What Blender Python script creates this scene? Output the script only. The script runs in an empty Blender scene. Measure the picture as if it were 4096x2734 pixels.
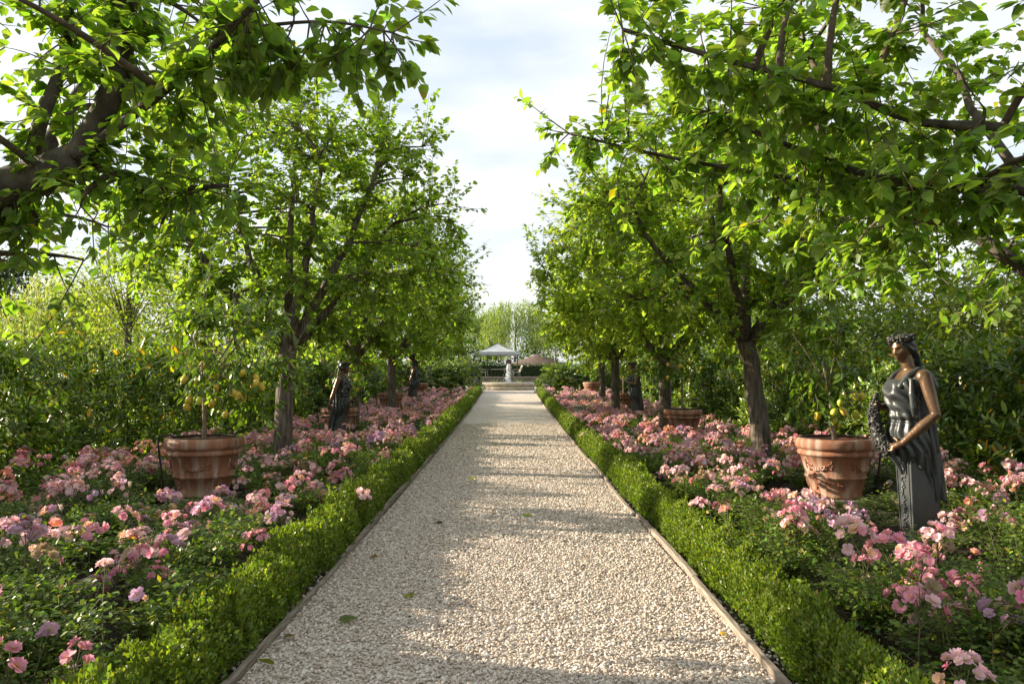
import bpy, bmesh, math, random
import numpy as np
from mathutils import Vector, Matrix

# ---------------------------------------------------------------- camera, sky, sun, exposure
SC = bpy.context.scene
COL = SC.collection
R_ = math.radians
F, CX, HOR = 2950.0, 2048.0, 1505.0          # focal length in photo pixels, centre column, horizon row
EYE = 1.47
cam_d = bpy.data.cameras.new('camera')
cam = bpy.data.objects.new('camera', cam_d); COL.objects.link(cam)
cam_d.sensor_width = 36.0; cam_d.lens = 36.0 * F / 4096.0
cam_d.clip_start = 0.05; cam_d.clip_end = 2000
cam.location = (0, 0, EYE)
cam.rotation_euler = (R_(90) + math.atan((HOR - 1367) / F), 0, -math.atan(13 / F))
SC.camera = cam

SUN_AZ, SUN_EL = R_(-76), R_(17.5)              # azimuth from +Y towards +X
sdir = Vector((math.sin(SUN_AZ) * math.cos(SUN_EL), math.cos(SUN_AZ) * math.cos(SUN_EL), math.sin(SUN_EL)))
w = bpy.data.worlds.new('World'); SC.world = w; w.use_nodes = True
nt = w.node_tree; nt.nodes.clear()
def wn(t): return nt.nodes.new(t)
out = wn('ShaderNodeOutputWorld'); bg = wn('ShaderNodeBackground'); bg.inputs['Strength'].default_value = 0.1
sky = wn('ShaderNodeTexSky'); sky.sky_type = 'NISHITA'; sky.sun_disc = False
sky.sun_elevation = SUN_EL; sky.sun_rotation = SUN_AZ % (2 * math.pi); sky.air_density = 1.2; sky.dust_density = 2.0
geo = wn('ShaderNodeTexCoord'); mp = wn('ShaderNodeMapping'); mp.inputs['Scale'].default_value = (1.0, 1.0, 3.2)
noi = wn('ShaderNodeTexNoise'); noi.inputs['Scale'].default_value = 2.3; noi.inputs['Detail'].default_value = 7; noi.inputs['Roughness'].default_value = 0.55
rmp = wn('ShaderNodeValToRGB'); rmp.color_ramp.elements[0].position = 0.30; rmp.color_ramp.elements[0].color = (0.62, 0.62, 0.62, 1)
rmp.color_ramp.elements[1].position = 0.62; rmp.color_ramp.elements[1].color = (0.97, 0.97, 0.97, 1)
noi2 = wn('ShaderNodeTexNoise'); noi2.inputs['Scale'].default_value = 3.6; noi2.inputs['Detail'].default_value = 5
clc = wn('ShaderNodeMix'); clc.data_type = 'RGBA'
clc.inputs[6].default_value = (3.15, 3.5, 3.9, 1); clc.inputs[7].default_value = (4.6, 4.62, 4.65, 1)
mix = wn('ShaderNodeMix'); mix.data_type = 'RGBA'
nt.links.new(geo.outputs['Generated'], mp.inputs['Vector'])
nt.links.new(mp.outputs['Vector'], noi.inputs['Vector']); nt.links.new(mp.outputs['Vector'], noi2.inputs['Vector'])
nt.links.new(noi.outputs['Fac'], rmp.inputs['Fac']); nt.links.new(rmp.outputs['Color'], mix.inputs[0])
mr = wn('ShaderNodeMapRange'); mr.inputs['From Min'].default_value = 0.36; mr.inputs['From Max'].default_value = 0.64
nt.links.new(noi2.outputs['Fac'], mr.inputs['Value']); nt.links.new(mr.outputs[0], clc.inputs[0])
nt.links.new(sky.outputs['Color'], mix.inputs[6]); nt.links.new(clc.outputs[2], mix.inputs[7])
nt.links.new(mix.outputs[2], bg.inputs['Color']); nt.links.new(bg.outputs[0], out.inputs[0])

sl = bpy.data.lights.new('sun', 'SUN'); sl.energy = 5.0; sl.angle = R_(0.53); sl.color = (1.0, 0.87, 0.69)
so = bpy.data.objects.new('sun', sl); COL.objects.link(so)
so.rotation_euler = sdir.to_track_quat('Z', 'Y').to_euler()

SC.view_settings.view_transform = 'Standard'; SC.view_settings.look = 'None'
SC.view_settings.exposure = 1.42; SC.view_settings.gamma = 1.0; SC.view_settings.use_curve_mapping = False
SC.render.engine = 'CYCLES'
SC.cycles.max_bounces = 12; SC.cycles.diffuse_bounces = 7; SC.cycles.glossy_bounces = 3
SC.cycles.transmission_bounces = 6; SC.cycles.transparent_max_bounces = 8
SC.cycles.use_denoising = True
SC.cycles.caustics_reflective = False; SC.cycles.caustics_refractive = False
SC.cycles.sample_clamp_indirect = 6.0

# ---------------------------------------------------------------- helpers
def smooth(a, b, x):
    t = min(1, max(0, (x - a) / (b - a))); return t * t * (3 - 2 * t)
def gz(y):                                   # path height: rises gently towards the fountain
    y = max(0.0, y)
    return 0.0005 * min(y, 39.0) ** 2
def bz(y):                                   # flower bed height
    return gz(y) - 0.13 * smooth(8, 16, y) * (1 - smooth(33, 37, y))
def at(px, py, d):                           # photo pixel + distance along the path -> point
    return Vector(((px - 2035) / F * d, d, EYE + (HOR - py) / F * d))
def proj(P):                                 # points (n,3) -> pixel x, y, depth
    d = np.maximum(P[:, 1], 0.05)
    return 2035 + P[:, 0] / d * F, HOR - (P[:, 2] - EYE) / d * F, P[:, 1]

def nodes(m):
    m.use_nodes = True; t = m.node_tree; t.nodes.clear()
    return t, t.nodes.new('ShaderNodeOutputMaterial')
def link(t, a, b): t.links.new(a, b)

def tag(o, label=None, cat=None, group=None, kind=None):
    if label: o['label'] = label
    if cat: o['category'] = cat
    if group: o['group'] = group
    if kind: o['kind'] = kind
    return o
def empty(name, loc, rz=0, scale=1.0):
    o = bpy.data.objects.new(name, None); COL.objects.link(o)
    o.empty_display_size = 0.1
    o.location = loc; o.rotation_euler = (0, 0, rz); o.scale = (scale,) * 3
    return o
def mobj(name, me, mat=None, parent=None, loc=None):
    o = bpy.data.objects.new(name, me); COL.objects.link(o)
    if mat is not None and not me.materials: me.materials.append(mat)
    if parent is not None: o.parent = parent
    if loc is not None: o.location = loc
    return o

def fast_mesh(name, verts, loops, starts, smoothed=False, cols=None):
    me = bpy.data.meshes.new(name)
    verts = np.asarray(verts, dtype=np.float32).reshape(-1, 3)
    me.vertices.add(len(verts)); me.vertices.foreach_set('co', verts.ravel())
    loops = np.asarray(loops, dtype=np.int32); starts = np.asarray(starts, dtype=np.int32)
    me.loops.add(len(loops)); me.loops.foreach_set('vertex_index', loops)
    me.polygons.add(len(starts)); me.polygons.foreach_set('loop_start', starts)
    if smoothed: me.polygons.foreach_set('use_smooth', np.ones(len(starts), dtype=bool))
    me.update(calc_edges=True)
    if cols is not None:
        a = me.attributes.new('col', 'FLOAT_COLOR', 'POINT')
        c = np.ones((len(verts), 4), dtype=np.float32); c[:, :3] = cols
        a.data.foreach_set('color', c.ravel())
    return me

class Tmpl:                                  # a small template piece that is repeated many times
    def __init__(s, verts, faces, vcol=None):
        s.v = np.array(verts, dtype=np.float32); s.f = faces
        s.loops = np.array([i for f in faces for i in f], dtype=np.int32)
        tot = np.array([len(f) for f in faces], dtype=np.int32)
        s.starts = np.concatenate([[0], np.cumsum(tot)[:-1]]).astype(np.int32)
        s.vcol = None if vcol is None else np.array(vcol, dtype=np.float32)
def batch(name, tm, R, T, cols, smoothed=False):
    n = len(T); nv = len(tm.v)
    V = np.einsum('nij,vj->nvi', R, tm.v) + T[:, None, :]
    L = (tm.loops[None, :] + (np.arange(n) * nv)[:, None]).ravel()
    S = (tm.starts[None, :] + (np.arange(n) * len(tm.loops))[:, None]).ravel()
    C = np.repeat(cols[:, None, :], nv, axis=1)
    if tm.vcol is not None: C = C * tm.vcol[None, :, :]
    return fast_mesh(name, V.reshape(-1, 3), L, S, smoothed, C.reshape(-1, 3))
def frames(d, n, s, sw=None):                # leaf axis d, normal hint n, scale s (and width scale sw)
    d = d / np.linalg.norm(d, axis=1, keepdims=True)
    y = np.cross(n, d); y /= np.maximum(np.linalg.norm(y, axis=1, keepdims=True), 1e-6)
    z = np.cross(d, y)
    s = np.asarray(s)[:, None]; sw = s if sw is None else np.asarray(sw)[:, None]
    return np.stack([d * s, y * sw, z * s], axis=2)

def tube_data(pts, radii, sides=6, cap=True, flute=0.0, rng=None):
    pts = np.array([list(p) for p in pts], dtype=np.float64); radii = np.asarray(radii, dtype=np.float64)
    n = len(pts); tg = np.gradient(pts, axis=0); tg /= np.maximum(np.linalg.norm(tg, axis=1, keepdims=True), 1e-9)
    ref = np.array([0, 0, 1.0]) if abs(tg[0][2]) < 0.9 else np.array([1.0, 0, 0])
    u = np.cross(tg, ref); u /= np.maximum(np.linalg.norm(u, axis=1, keepdims=True), 1e-9); v = np.cross(tg, u)
    for i in range(1, n):
        if np.dot(u[i], u[i - 1]) < 0: u[i] *= -1; v[i] *= -1
    a = np.arange(sides) * 2 * math.pi / sides
    k = np.ones(sides)
    if flute and rng is not None: k = 1 + flute * np.sin(a * 3 + rng.uniform(0, 6)) + flute * 0.8 * np.sin(a * 5 + rng.uniform(0, 6))
    ring = (np.cos(a) * k)[None, :, None] * u[:, None, :] + (np.sin(a) * k)[None, :, None] * v[:, None, :]
    V = (pts[:, None, :] + ring * radii[:, None, None]).reshape(-1, 3)
    i = np.arange(n - 1)[:, None] * sides; j = np.arange(sides)[None, :]; j2 = (j + 1) % sides
    Q = np.stack([i + j, i + j2, i + sides + j2, i + sides + j], axis=2).reshape(-1, 4)
    return V, Q, ([list(range(sides))[::-1], [(n - 1) * sides + q for q in range(sides)]] if cap else [])
def tubes_mesh(name, items, sides=6, cap=True, flute=0.0, rng=None):
    Vs, Ls, Ss, off, lo = [], [], [], 0, 0
    for pts, rad in items:
        V, Q, caps = tube_data(pts, rad, sides, cap, flute, rng)
        Vs.append(V); Ls.append((Q + off).ravel()); Ss.append(lo + np.arange(len(Q)) * 4); lo += len(Q) * 4
        for c in caps:
            Ls.append(np.array(c) + off); Ss.append(np.array([lo])); lo += len(c)
        off += len(V)
    return fast_mesh(name, np.concatenate(Vs), np.concatenate(Ls), np.concatenate(Ss), True)
def bez(p0, p1, p2, n):
    t = np.linspace(0, 1, n)[:, None]
    return (1 - t) ** 2 * np.array(p0) + 2 * t * (1 - t) * np.array(p1) + t * t * np.array(p2)
def bez3(p0, p1, p2, p3, n):
    t = np.linspace(0, 1, n)[:, None]
    return (1-t)**3*np.array(p0) + 3*t*(1-t)**2*np.array(p1) + 3*t*t*(1-t)*np.array(p2) + t**3*np.array(p3)
def lathe(name, prof, seg=40, smoothed=True, closed_top=False, wob=None):
    V, L, S = [], [], []
    a = np.arange(seg) * 2 * math.pi / seg
    for r, z in prof:
        rr = r * (wob(a, z) if wob else 1.0)
        V.append(np.stack([np.cos(a) * rr, np.sin(a) * rr, np.full(seg, z)], axis=1))
    m = len(prof); i = np.arange(m - 1)[:, None] * seg; j = np.arange(seg)[None, :]; j2 = (j + 1) % seg
    Q = np.stack([i + j, i + j2, i + seg + j2, i + seg + j], axis=2).reshape(-1, 4)
    L = Q.ravel(); S = np.arange(len(Q)) * 4
    return fast_mesh(name, np.concatenate(V), L, S, smoothed)
def box_bm(bm, c, s, rz=0.0, taper=1.0):
    x, y, z = s[0] / 2, s[1] / 2, s[2] / 2
    vs = []
    for k, (dx, dy, dz) in enumerate([(-x,-y,-z),(x,-y,-z),(x,y,-z),(-x,y,-z),(-x,-y,z),(x,-y,z),(x,y,z),(-x,y,z)]):
        if dz > 0: dx *= taper; dy *= taper
        cx, sy = math.cos(rz), math.sin(rz)
        vs.append(bm.verts.new((c[0] + dx*cx - dy*sy, c[1] + dx*sy + dy*cx, c[2] + dz)))
    for f in [(0,3,2,1),(4,5,6,7),(0,1,5,4),(1,2,6,5),(2,3,7,6),(3,0,4,7)]:
        bm.faces.new([vs[i] for i in f])
def bm_mesh(name, bm, smoothed=False, bevel=0.0, seg=2):
    if bevel > 0:
        bmesh.ops.bevel(bm, geom=bm.edges[:], offset=bevel, segments=seg, affect='EDGES', profile=0.5)
    bm.normal_update()
    me = bpy.data.meshes.new(name); bm.to_mesh(me); bm.free()
    if smoothed: me.polygons.foreach_set('use_smooth', np.ones(len(me.polygons), dtype=bool))
    return me
def box_mesh(name, c, s, bevel=0.0, rz=0.0, taper=1.0):
    bm = bmesh.new(); box_bm(bm, c, s, rz, taper); return bm_mesh(name, bm, False, bevel)

# ---------------------------------------------------------------- materials
def mat_leaf(name, rough=0.45, spec=0.35, trans=0.38, tmul=(1.9, 2.1, 0.55)):
    m = bpy.data.materials.new(name); t, o = nodes(m)
    at_ = t.nodes.new('ShaderNodeAttribute'); at_.attribute_name = 'col'
    p = t.nodes.new('ShaderNodeBsdfPrincipled'); p.inputs['Roughness'].default_value = rough; p.inputs['Specular IOR Level'].default_value = spec
    tr = t.nodes.new('ShaderNodeBsdfTranslucent')
    mu = t.nodes.new('ShaderNodeMix'); mu.data_type = 'RGBA'; mu.blend_type = 'MULTIPLY'; mu.inputs[0].default_value = 1
    mu.inputs[7].default_value = (*tmul, 1)
    mx = t.nodes.new('ShaderNodeMixShader'); mx.inputs[0].default_value = trans
    link(t, at_.outputs['Color'], p.inputs['Base Color']); link(t, at_.outputs['Color'], mu.inputs[6])
    link(t, mu.outputs[2], tr.inputs['Color']); link(t, p.outputs[0], mx.inputs[1]); link(t, tr.outputs[0], mx.inputs[2])
    link(t, mx.outputs[0], o.inputs[0])
    return m
def mat_noise(name, c1, c2, scale=8.0, rough=0.8, bump=0.0, detail=6, stretch=(1, 1, 1), metallic=0.0, c3=None, spec=0.3, bscale=None, dist=0.02):
    m = bpy.data.materials.new(name); t, o = nodes(m)
    tc = t.nodes.new('ShaderNodeTexCoord'); mpn = t.nodes.new('ShaderNodeMapping'); mpn.inputs['Scale'].default_value = stretch
    n = t.nodes.new('ShaderNodeTexNoise'); n.inputs['Scale'].default_value = scale; n.inputs['Detail'].default_value = detail
    r = t.nodes.new('ShaderNodeValToRGB'); e = r.color_ramp.elements
    e[0].position = 0.33; e[0].color = (*c1, 1); e[1].position = 0.67; e[1].color = (*c2, 1)
    if c3 is not None:
        q = r.color_ramp.elements.new(0.78); q.color = (*c3, 1)
    p = t.nodes.new('ShaderNodeBsdfPrincipled'); p.inputs['Roughness'].default_value = rough
    p.inputs['Metallic'].default_value = metallic; p.inputs['Specular IOR Level'].default_value = spec
    link(t, tc.outputs['Object'], mpn.inputs['Vector']); link(t, mpn.outputs['Vector'], n.inputs['Vector'])
    link(t, n.outputs['Fac'], r.inputs['Fac']); link(t, r.outputs['Color'], p.inputs['Base Color'])
    if bump > 0:
        b = t.nodes.new('ShaderNodeBump'); b.inputs['Strength'].default_value = bump; b.inputs['Distance'].default_value = dist
        src = n.outputs['Fac']
        if bscale:
            n2 = t.nodes.new('ShaderNodeTexNoise'); n2.inputs['Scale'].default_value = bscale; n2.inputs['Detail'].default_value = 8
            link(t, mpn.outputs['Vector'], n2.inputs['Vector']); src = n2.outputs['Fac']
        link(t, src, b.inputs['Height']); link(t, b.outputs['Normal'], p.inputs['Normal'])
    link(t, p.outputs[0], o.inputs[0])
    return m

M = {}
M['mulberry'] = mat_leaf('mulberry_leaf', 0.42, 0.4, 0.54, (2.1, 2.2, 0.62))
M['laurel'] = mat_leaf('laurel_leaf', 0.36, 0.45, 0.24)
M['lemon_leaf'] = mat_leaf('lemon_leaf', 0.32, 0.5, 0.32)
M['box'] = mat_leaf('box_leaf', 0.42, 0.4, 0.34)
M['rose_leaf'] = mat_leaf('rose_leaf', 0.46, 0.35, 0.34)
M['petal'] = mat_leaf('petal', 0.6, 0.2, 0.35, (1.05, 0.96, 0.96))
M['far_leaf'] = mat_leaf('far_leaf', 0.55, 0.25, 0.4)
M['bark'] = mat_noise('bark', (0.048, 0.037, 0.028), (0.18, 0.145, 0.11), 9, 0.9, 0.9, 8, (3, 3, 0.45), bscale=14, dist=0.03)
M['bark_moss'] = mat_noise('bark_moss', (0.045, 0.036, 0.028), (0.12, 0.10, 0.075), 7, 0.9, 0.9, 8, (1.4, 1.4, 1.0), c3=(0.26, 0.15, 0.03), bscale=24, dist=0.02)
M['twig'] = mat_noise('twig', (0.06, 0.045, 0.03), (0.12, 0.09, 0.06), 20, 0.85)
M['green_stem'] = mat_noise('green_stem', (0.06, 0.085, 0.025), (0.12, 0.10, 0.045), 20, 0.7)
M['lemon_bark'] = mat_noise('lemon_bark', (0.16, 0.12, 0.085), (0.26, 0.20, 0.14), 12, 0.85, 0.3)
M['soil'] = mat_noise('soil', (0.022, 0.016, 0.011), (0.075, 0.055, 0.038), 22, 0.95, 0.9, 10, c3=(0.12, 0.09, 0.06), bscale=60, dist=0.03)
M['lawn'] = mat_noise('lawn', (0.05, 0.075, 0.02), (0.12, 0.13, 0.045), 0.8, 0.95, 0.8, 10, bscale=30, dist=0.05)
M['wood'] = mat_noise('edging_wood', (0.15, 0.12, 0.095), (0.34, 0.28, 0.22), 6, 0.85, 0.5, 8, (12, 1.0, 12), bscale=9, dist=0.008)
M['terracotta'] = None
M['stone'] = mat_noise('limestone', (0.36, 0.30, 0.22), (0.56, 0.50, 0.40), 3, 0.85, 0.3, 8, c3=(0.30, 0.20, 0.12), bscale=30)
M['slab'] = mat_noise('slab', (0.20, 0.17, 0.14), (0.34, 0.30, 0.25), 9, 0.9, 0.4, 8)
M['black_pipe'] = mat_noise('black_pipe', (0.012, 0.011, 0.010), (0.03, 0.026, 0.022), 10, 0.5)
M['iron'] = mat_noise('iron', (0.02, 0.022, 0.022), (0.05, 0.05, 0.048), 10, 0.55, metallic=0.5)
M['canvas'] = mat_noise('canvas', (0.34, 0.37, 0.38), (0.46, 0.48, 0.48), 2, 0.9)
M['thatch'] = mat_noise('roof_tile', (0.075, 0.052, 0.042), (0.19, 0.135, 0.11), 5, 0.95, 0.8, 8, bscale=9, dist=0.1)
M['lamp_metal'] = mat_noise('lamp_metal', (0.30, 0.27, 0.21), (0.42, 0.38, 0.30), 10, 0.5, metallic=0.2)
M['lamp_glass'] = mat_noise('lamp_glass', (0.50, 0.47, 0.40), (0.60, 0.56, 0.48), 10, 0.35)

def terracotta():
    m = bpy.data.materials.new('terracotta'); t, o = nodes(m)
    tc = t.nodes.new('ShaderNodeTexCoord')
    n1 = t.nodes.new('ShaderNodeTexNoise'); n1.inputs['Scale'].default_value = 3.2; n1.inputs['Detail'].default_value = 8; n1.inputs['Roughness'].default_value = 0.6
    mpn = t.nodes.new('ShaderNodeMapping'); mpn.inputs['Scale'].default_value = (7, 7, 0.8)
    n2 = t.nodes.new('ShaderNodeTexNoise'); n2.inputs['Scale'].default_value = 1.6; n2.inputs['Detail'].default_value = 6
    r1 = t.nodes.new('ShaderNodeValToRGB'); e = r1.color_ramp.elements
    e[0].position = 0.3; e[0].color = (0.170, 0.066, 0.036, 1); e[1].position = 0.7; e[1].color = (0.340, 0.149, 0.081, 1)
    r2 = t.nodes.new('ShaderNodeValToRGB'); e = r2.color_ramp.elements
    e[0].position = 0.46; e[0].color = (0, 0, 0, 1); e[1].position = 0.70; e[1].color = (0.75, 0.75, 0.75, 1)
    mx = t.nodes.new('ShaderNodeMix'); mx.data_type = 'RGBA'; mx.inputs[7].default_value = (0.46, 0.36, 0.28, 1)
    p = t.nodes.new('ShaderNodeBsdfPrincipled'); p.inputs['Roughness'].default_value = 0.72; p.inputs['Specular IOR Level'].default_value = 0.3
    b = t.nodes.new('ShaderNodeBump'); b.inputs['Strength'].default_value = 0.25; b.inputs['Distance'].default_value = 0.01
    n3 = t.nodes.new('ShaderNodeTexNoise'); n3.inputs['Scale'].default_value = 40; n3.inputs['Detail'].default_value = 6
    oi = t.nodes.new('ShaderNodeObjectInfo'); va = t.nodes.new('ShaderNodeVectorMath'); va.operation = 'ADD'
    link(t, tc.outputs['Object'], va.inputs[0]); link(t, oi.outputs['Location'], va.inputs[1])
    link(t, va.outputs[0], n1.inputs['Vector']); link(t, va.outputs[0], mpn.inputs['Vector']); link(t, tc.outputs['Object'], n3.inputs['Vector'])
    link(t, mpn.outputs[0], n2.inputs['Vector']); link(t, n1.outputs['Fac'], r1.inputs['Fac']); link(t, n2.outputs['Fac'], r2.inputs['Fac'])
    link(t, r2.outputs['Color'], mx.inputs[0]); link(t, r1.outputs['Color'], mx.inputs[6]); link(t, mx.outputs[2], p.inputs['Base Color'])
    link(t, n3.outputs['Fac'], b.inputs['Height']); link(t, b.outputs[0], p.inputs['Normal']); link(t, p.outputs[0], o.inputs[0])
    return m
M['terracotta'] = terracotta()
def gravel_mat(instanced):
    m = bpy.data.materials.new('gravel_stone' if instanced else 'gravel_bed'); t, o = nodes(m)
    p = t.nodes.new('ShaderNodeBsdfPrincipled'); p.inputs['Roughness'].default_value = 0.8; p.inputs['Specular IOR Level'].default_value = 0.25
    r = t.nodes.new('ShaderNodeValToRGB'); r.color_ramp.interpolation = 'LINEAR'; e = r.color_ramp.elements
    e[0].position = 0.0; e[0].color = (0.223, 0.173, 0.132, 1); e[1].position = 1.0; e[1].color = (0.669, 0.615, 0.547, 1)
    for pos, c in ((0.08, (0.377, 0.307, 0.238)), (0.40, (0.515, 0.437, 0.357)), (0.75, (0.583, 0.515, 0.441))):
        q = r.color_ramp.elements.new(pos); q.color = (*c, 1)
    if instanced:
        oi = t.nodes.new('ShaderNodeObjectInfo'); link(t, oi.outputs['Random'], r.inputs['Fac'])
    else:
        tc = t.nodes.new('ShaderNodeTexCoord'); vo = t.nodes.new('ShaderNodeTexVoronoi'); vo.inputs['Scale'].default_value = 38
        sp = t.nodes.new('ShaderNodeSeparateColor'); link(t, tc.outputs['Object'], vo.inputs['Vector'])
        link(t, vo.outputs['Color'], sp.inputs[0]); link(t, sp.outputs[0], r.inputs['Fac'])
        b = t.nodes.new('ShaderNodeBump'); b.invert = True; b.inputs['Strength'].default_value = 1.0; b.inputs['Distance'].default_value = 0.014
        link(t, vo.outputs['Distance'], b.inputs['Height']); link(t, b.outputs[0], p.inputs['Normal'])
    link(t, r.outputs['Color'], p.inputs['Base Color']); link(t, p.outputs[0], o.inputs[0])
    return m
M['gravel_bed'] = gravel_mat(False); M['gravel_stone'] = gravel_mat(True)

# ---------------------------------------------------------------- ground, beds, path
def sheet(name, xs, ys, zf, mat):
    V = [(x, y, zf(x, y)) for y in ys for x in xs]; nx = len(xs)
    Q = [(j*nx+i, j*nx+i+1, (j+1)*nx+i+1, (j+1)*nx+i) for j in range(len(ys)-1) for i in range(nx-1)]
    me = bpy.data.meshes.new(name); me.from_pydata(V, [], Q); me.update()
    me.polygons.foreach_set('use_smooth', np.ones(len(Q), dtype=bool))
    return mobj(name, me, mat)
yy = [-40, -10, -4] + list(np.arange(-2, 42, 1.0)) + [44, 48, 54, 70, 100, 160, 400, 900]
tag(sheet('ground', [-900, -200, -60, -30, -15, -8, -6.9, 0, 6.9, 8, 15, 30, 60, 200, 900], yy, lambda x, y: bz(y) - 0.03, M['lawn']), kind='structure')
rs = np.random.default_rng(5)
ysb = list(np.arange(-3, 37.6, 0.25))
for sx, nm in ((-1, 'flower_bed_soil'), (1, 'flower_bed_soil')):
    xs = sorted([sx * x for x in np.arange(1.32, 7.0, 0.25)])
    tag(sheet(nm, xs, ysb, lambda x, y: gz(y) + (bz(y) - gz(y)) * smooth(1.4, 2.6, abs(x)) - 0.012 + (0 if abs(x) < 1.4 else rs.uniform(-0.02, 0.03)), M['soil']), kind='structure')
tag(sheet('path', [-1.30, -0.65, 0, 0.65, 1.30], list(np.arange(-3, 38.9, 0.3)), lambda x, y: gz(y) - 0.004, M['gravel_bed']), kind='structure')
tag(sheet('plaza', list(np.arange(-14, 14.1, 2)), list(np.arange(37.6, 55.1, 1.0)), lambda x, y: gz(y) - 0.008, M['gravel_bed']), kind='structure')

# loose stones over the path: one countless mass, geometry nodes
rg = np.random.default_rng(11)
stones = bpy.data.collections.new('stones')
for k in range(8):
    bm = bmesh.new(); bmesh.ops.create_icosphere(bm, subdivisions=1, radius=1.0)
    sc_ = (1.0, rg.uniform(0.62, 0.85), rg.uniform(0.42, 0.62))
    for v in bm.verts:
        v.co *= rg.uniform(0.78, 1.15); v.co = Vector((v.co.x * sc_[0], v.co.y * sc_[1], v.co.z * sc_[2]))
    me = bm_mesh('stone', bm, False); me.materials.append(M['gravel_stone'])
    stones.objects.link(bpy.data.objects.new('stone', me))
def gravel_points():
    P = []
    y = 2.4
    while y < 20:
        step = 0.0185 if y < 6.5 else (0.022 if y < 11 else 0.03)
        n = int(2.58 / step)
        x = np.linspace(-1.285, 1.285, n) + rg.uniform(-0.5, 0.5, n) * step * 1.2
        yv = y + rg.uniform(-0.6, 0.6, n) * step
        P.append(np.stack([np.where(rg.uniform(0, 1, n) < 0.985, np.clip(x, -1.288, 1.288), np.sign(x) * (1.34 + np.abs(rg.normal(0, 0.05, n)))), yv, 0.0005 * yv ** 2 + rg.uniform(-0.004, 0.010, n), np.full(n, step)], axis=1)); y += step
    return np.concatenate(P)
GP = gravel_points()
gme = bpy.data.meshes.new('gravel'); gme.vertices.add(len(GP)); gme.vertices.foreach_set('co', GP[:, :3].astype(np.float32).ravel())
a_ = gme.attributes.new('rot', 'FLOAT_VECTOR', 'POINT')
rv = np.stack([rg.normal(0, 0.35, len(GP)), rg.normal(0, 0.35, len(GP)), rg.uniform(0, 6.28, len(GP))], axis=1).astype(np.float32)
a_.data.foreach_set('vector', rv.ravel())
a_ = gme.attributes.new('size', 'FLOAT', 'POINT'); a_.data.foreach_set('value', (GP[:, 3] * np.exp(rg.normal(-0.52, 0.24, len(GP)))).astype(np.float32))
gme.materials.append(M['gravel_stone'])
gro = mobj('gravel', gme); tag(gro, 'loose cream and beige gravel covering the garden path', 'gravel', kind='stuff')
ng = bpy.data.node_groups.new('scatter_stones', 'GeometryNodeTree')
ng.interface.new_socket('Geometry', in_out='INPUT', socket_type='NodeSocketGeometry'); ng.interface.new_socket('Geometry', in_out='OUTPUT', socket_type='NodeSocketGeometry')
gi = ng.nodes.new('NodeGroupInput'); go_ = ng.nodes.new('NodeGroupOutput')
iop = ng.nodes.new('GeometryNodeInstanceOnPoints'); ci = ng.nodes.new('GeometryNodeCollectionInfo')
ci.inputs['Collection'].default_value = stones; ci.inputs['Separate Children'].default_value = True
iop.inputs['Pick Instance'].default_value = True
na = ng.nodes.new('GeometryNodeInputNamedAttribute'); na.data_type = 'FLOAT_VECTOR'; na.inputs['Name'].default_value = 'rot'
ns = ng.nodes.new('GeometryNodeInputNamedAttribute'); ns.data_type = 'FLOAT'; ns.inputs['Name'].default_value = 'size'
m2p = ng.nodes.new('GeometryNodeMeshToPoints')
e2r = ng.nodes.new('FunctionNodeEulerToRotation')
ng.links.new(gi.outputs[0], m2p.inputs['Mesh']); ng.links.new(m2p.outputs[0], iop.inputs['Points']); ng.links.new(ci.outputs[0], iop.inputs['Instance'])
ng.links.new(na.outputs['Attribute'], e2r.inputs[0]); ng.links.new(e2r.outputs[0], iop.inputs['Rotation']); ng.links.new(ns.outputs['Attribute'], iop.inputs['Scale'])
ng.links.new(iop.outputs[0], go_.inputs[0])
md = gro.modifiers.new('scatter', 'NODES'); md.node_group = ng

# timber edging boards
for sx, side in ((-1, 'left'), (1, 'right')):
    e = empty('timber_edging', (sx * 1.315, 0, 0)); tag(e, f'weathered brown timber edging boards along the {side} side of the gravel path', 'edging')
    y = 1.2 if sx < 0 else 0.6
    while y < 37.5:
        ln = 2.35 if y < 20 else 3.0
        y1 = min(y + ln, 38.2); bm = bmesh.new(); off = rg.uniform(-0.016, 0.016); dz_ = rg.uniform(-0.010, 0.012)
        n = 6
        for k in range(n):
            ya, yb = y + (y1 - y - 0.012) * k / n, y + (y1 - y - 0.012) * (k + 1) / n
            za, zb = gz(ya), gz(yb)
            wa, wb = 0.016, 0.016
            q = [(-wa, ya, za - 0.05), (wa, ya, za - 0.05), (wa, ya, za + 0.040), (-wa, ya, za + 0.040), (-wb, yb, zb - 0.05), (wb, yb, zb - 0.05), (wb, yb, zb + 0.040), (-wb, yb, zb + 0.040)]
            q = [(a + off + 0.012 * math.sin(b * 1.3), b, c + dz_ + rg.uniform(-0.002, 0.002)) for a, b, c in q]
            v = [bm.verts.new(p) for p in q]
            for f in [(0,1,2,3),(7,6,5,4),(0,4,5,1),(1,5,6,2),(2,6,7,3),(3,7,4,0)]: bm.faces.new([v[i] for i in f])
        bmesh.ops.remove_doubles(bm, verts=bm.verts[:], dist=0.004)
        mobj('board', bm_mesh('board', bm), M['wood'], e)
        y = y1

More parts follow.
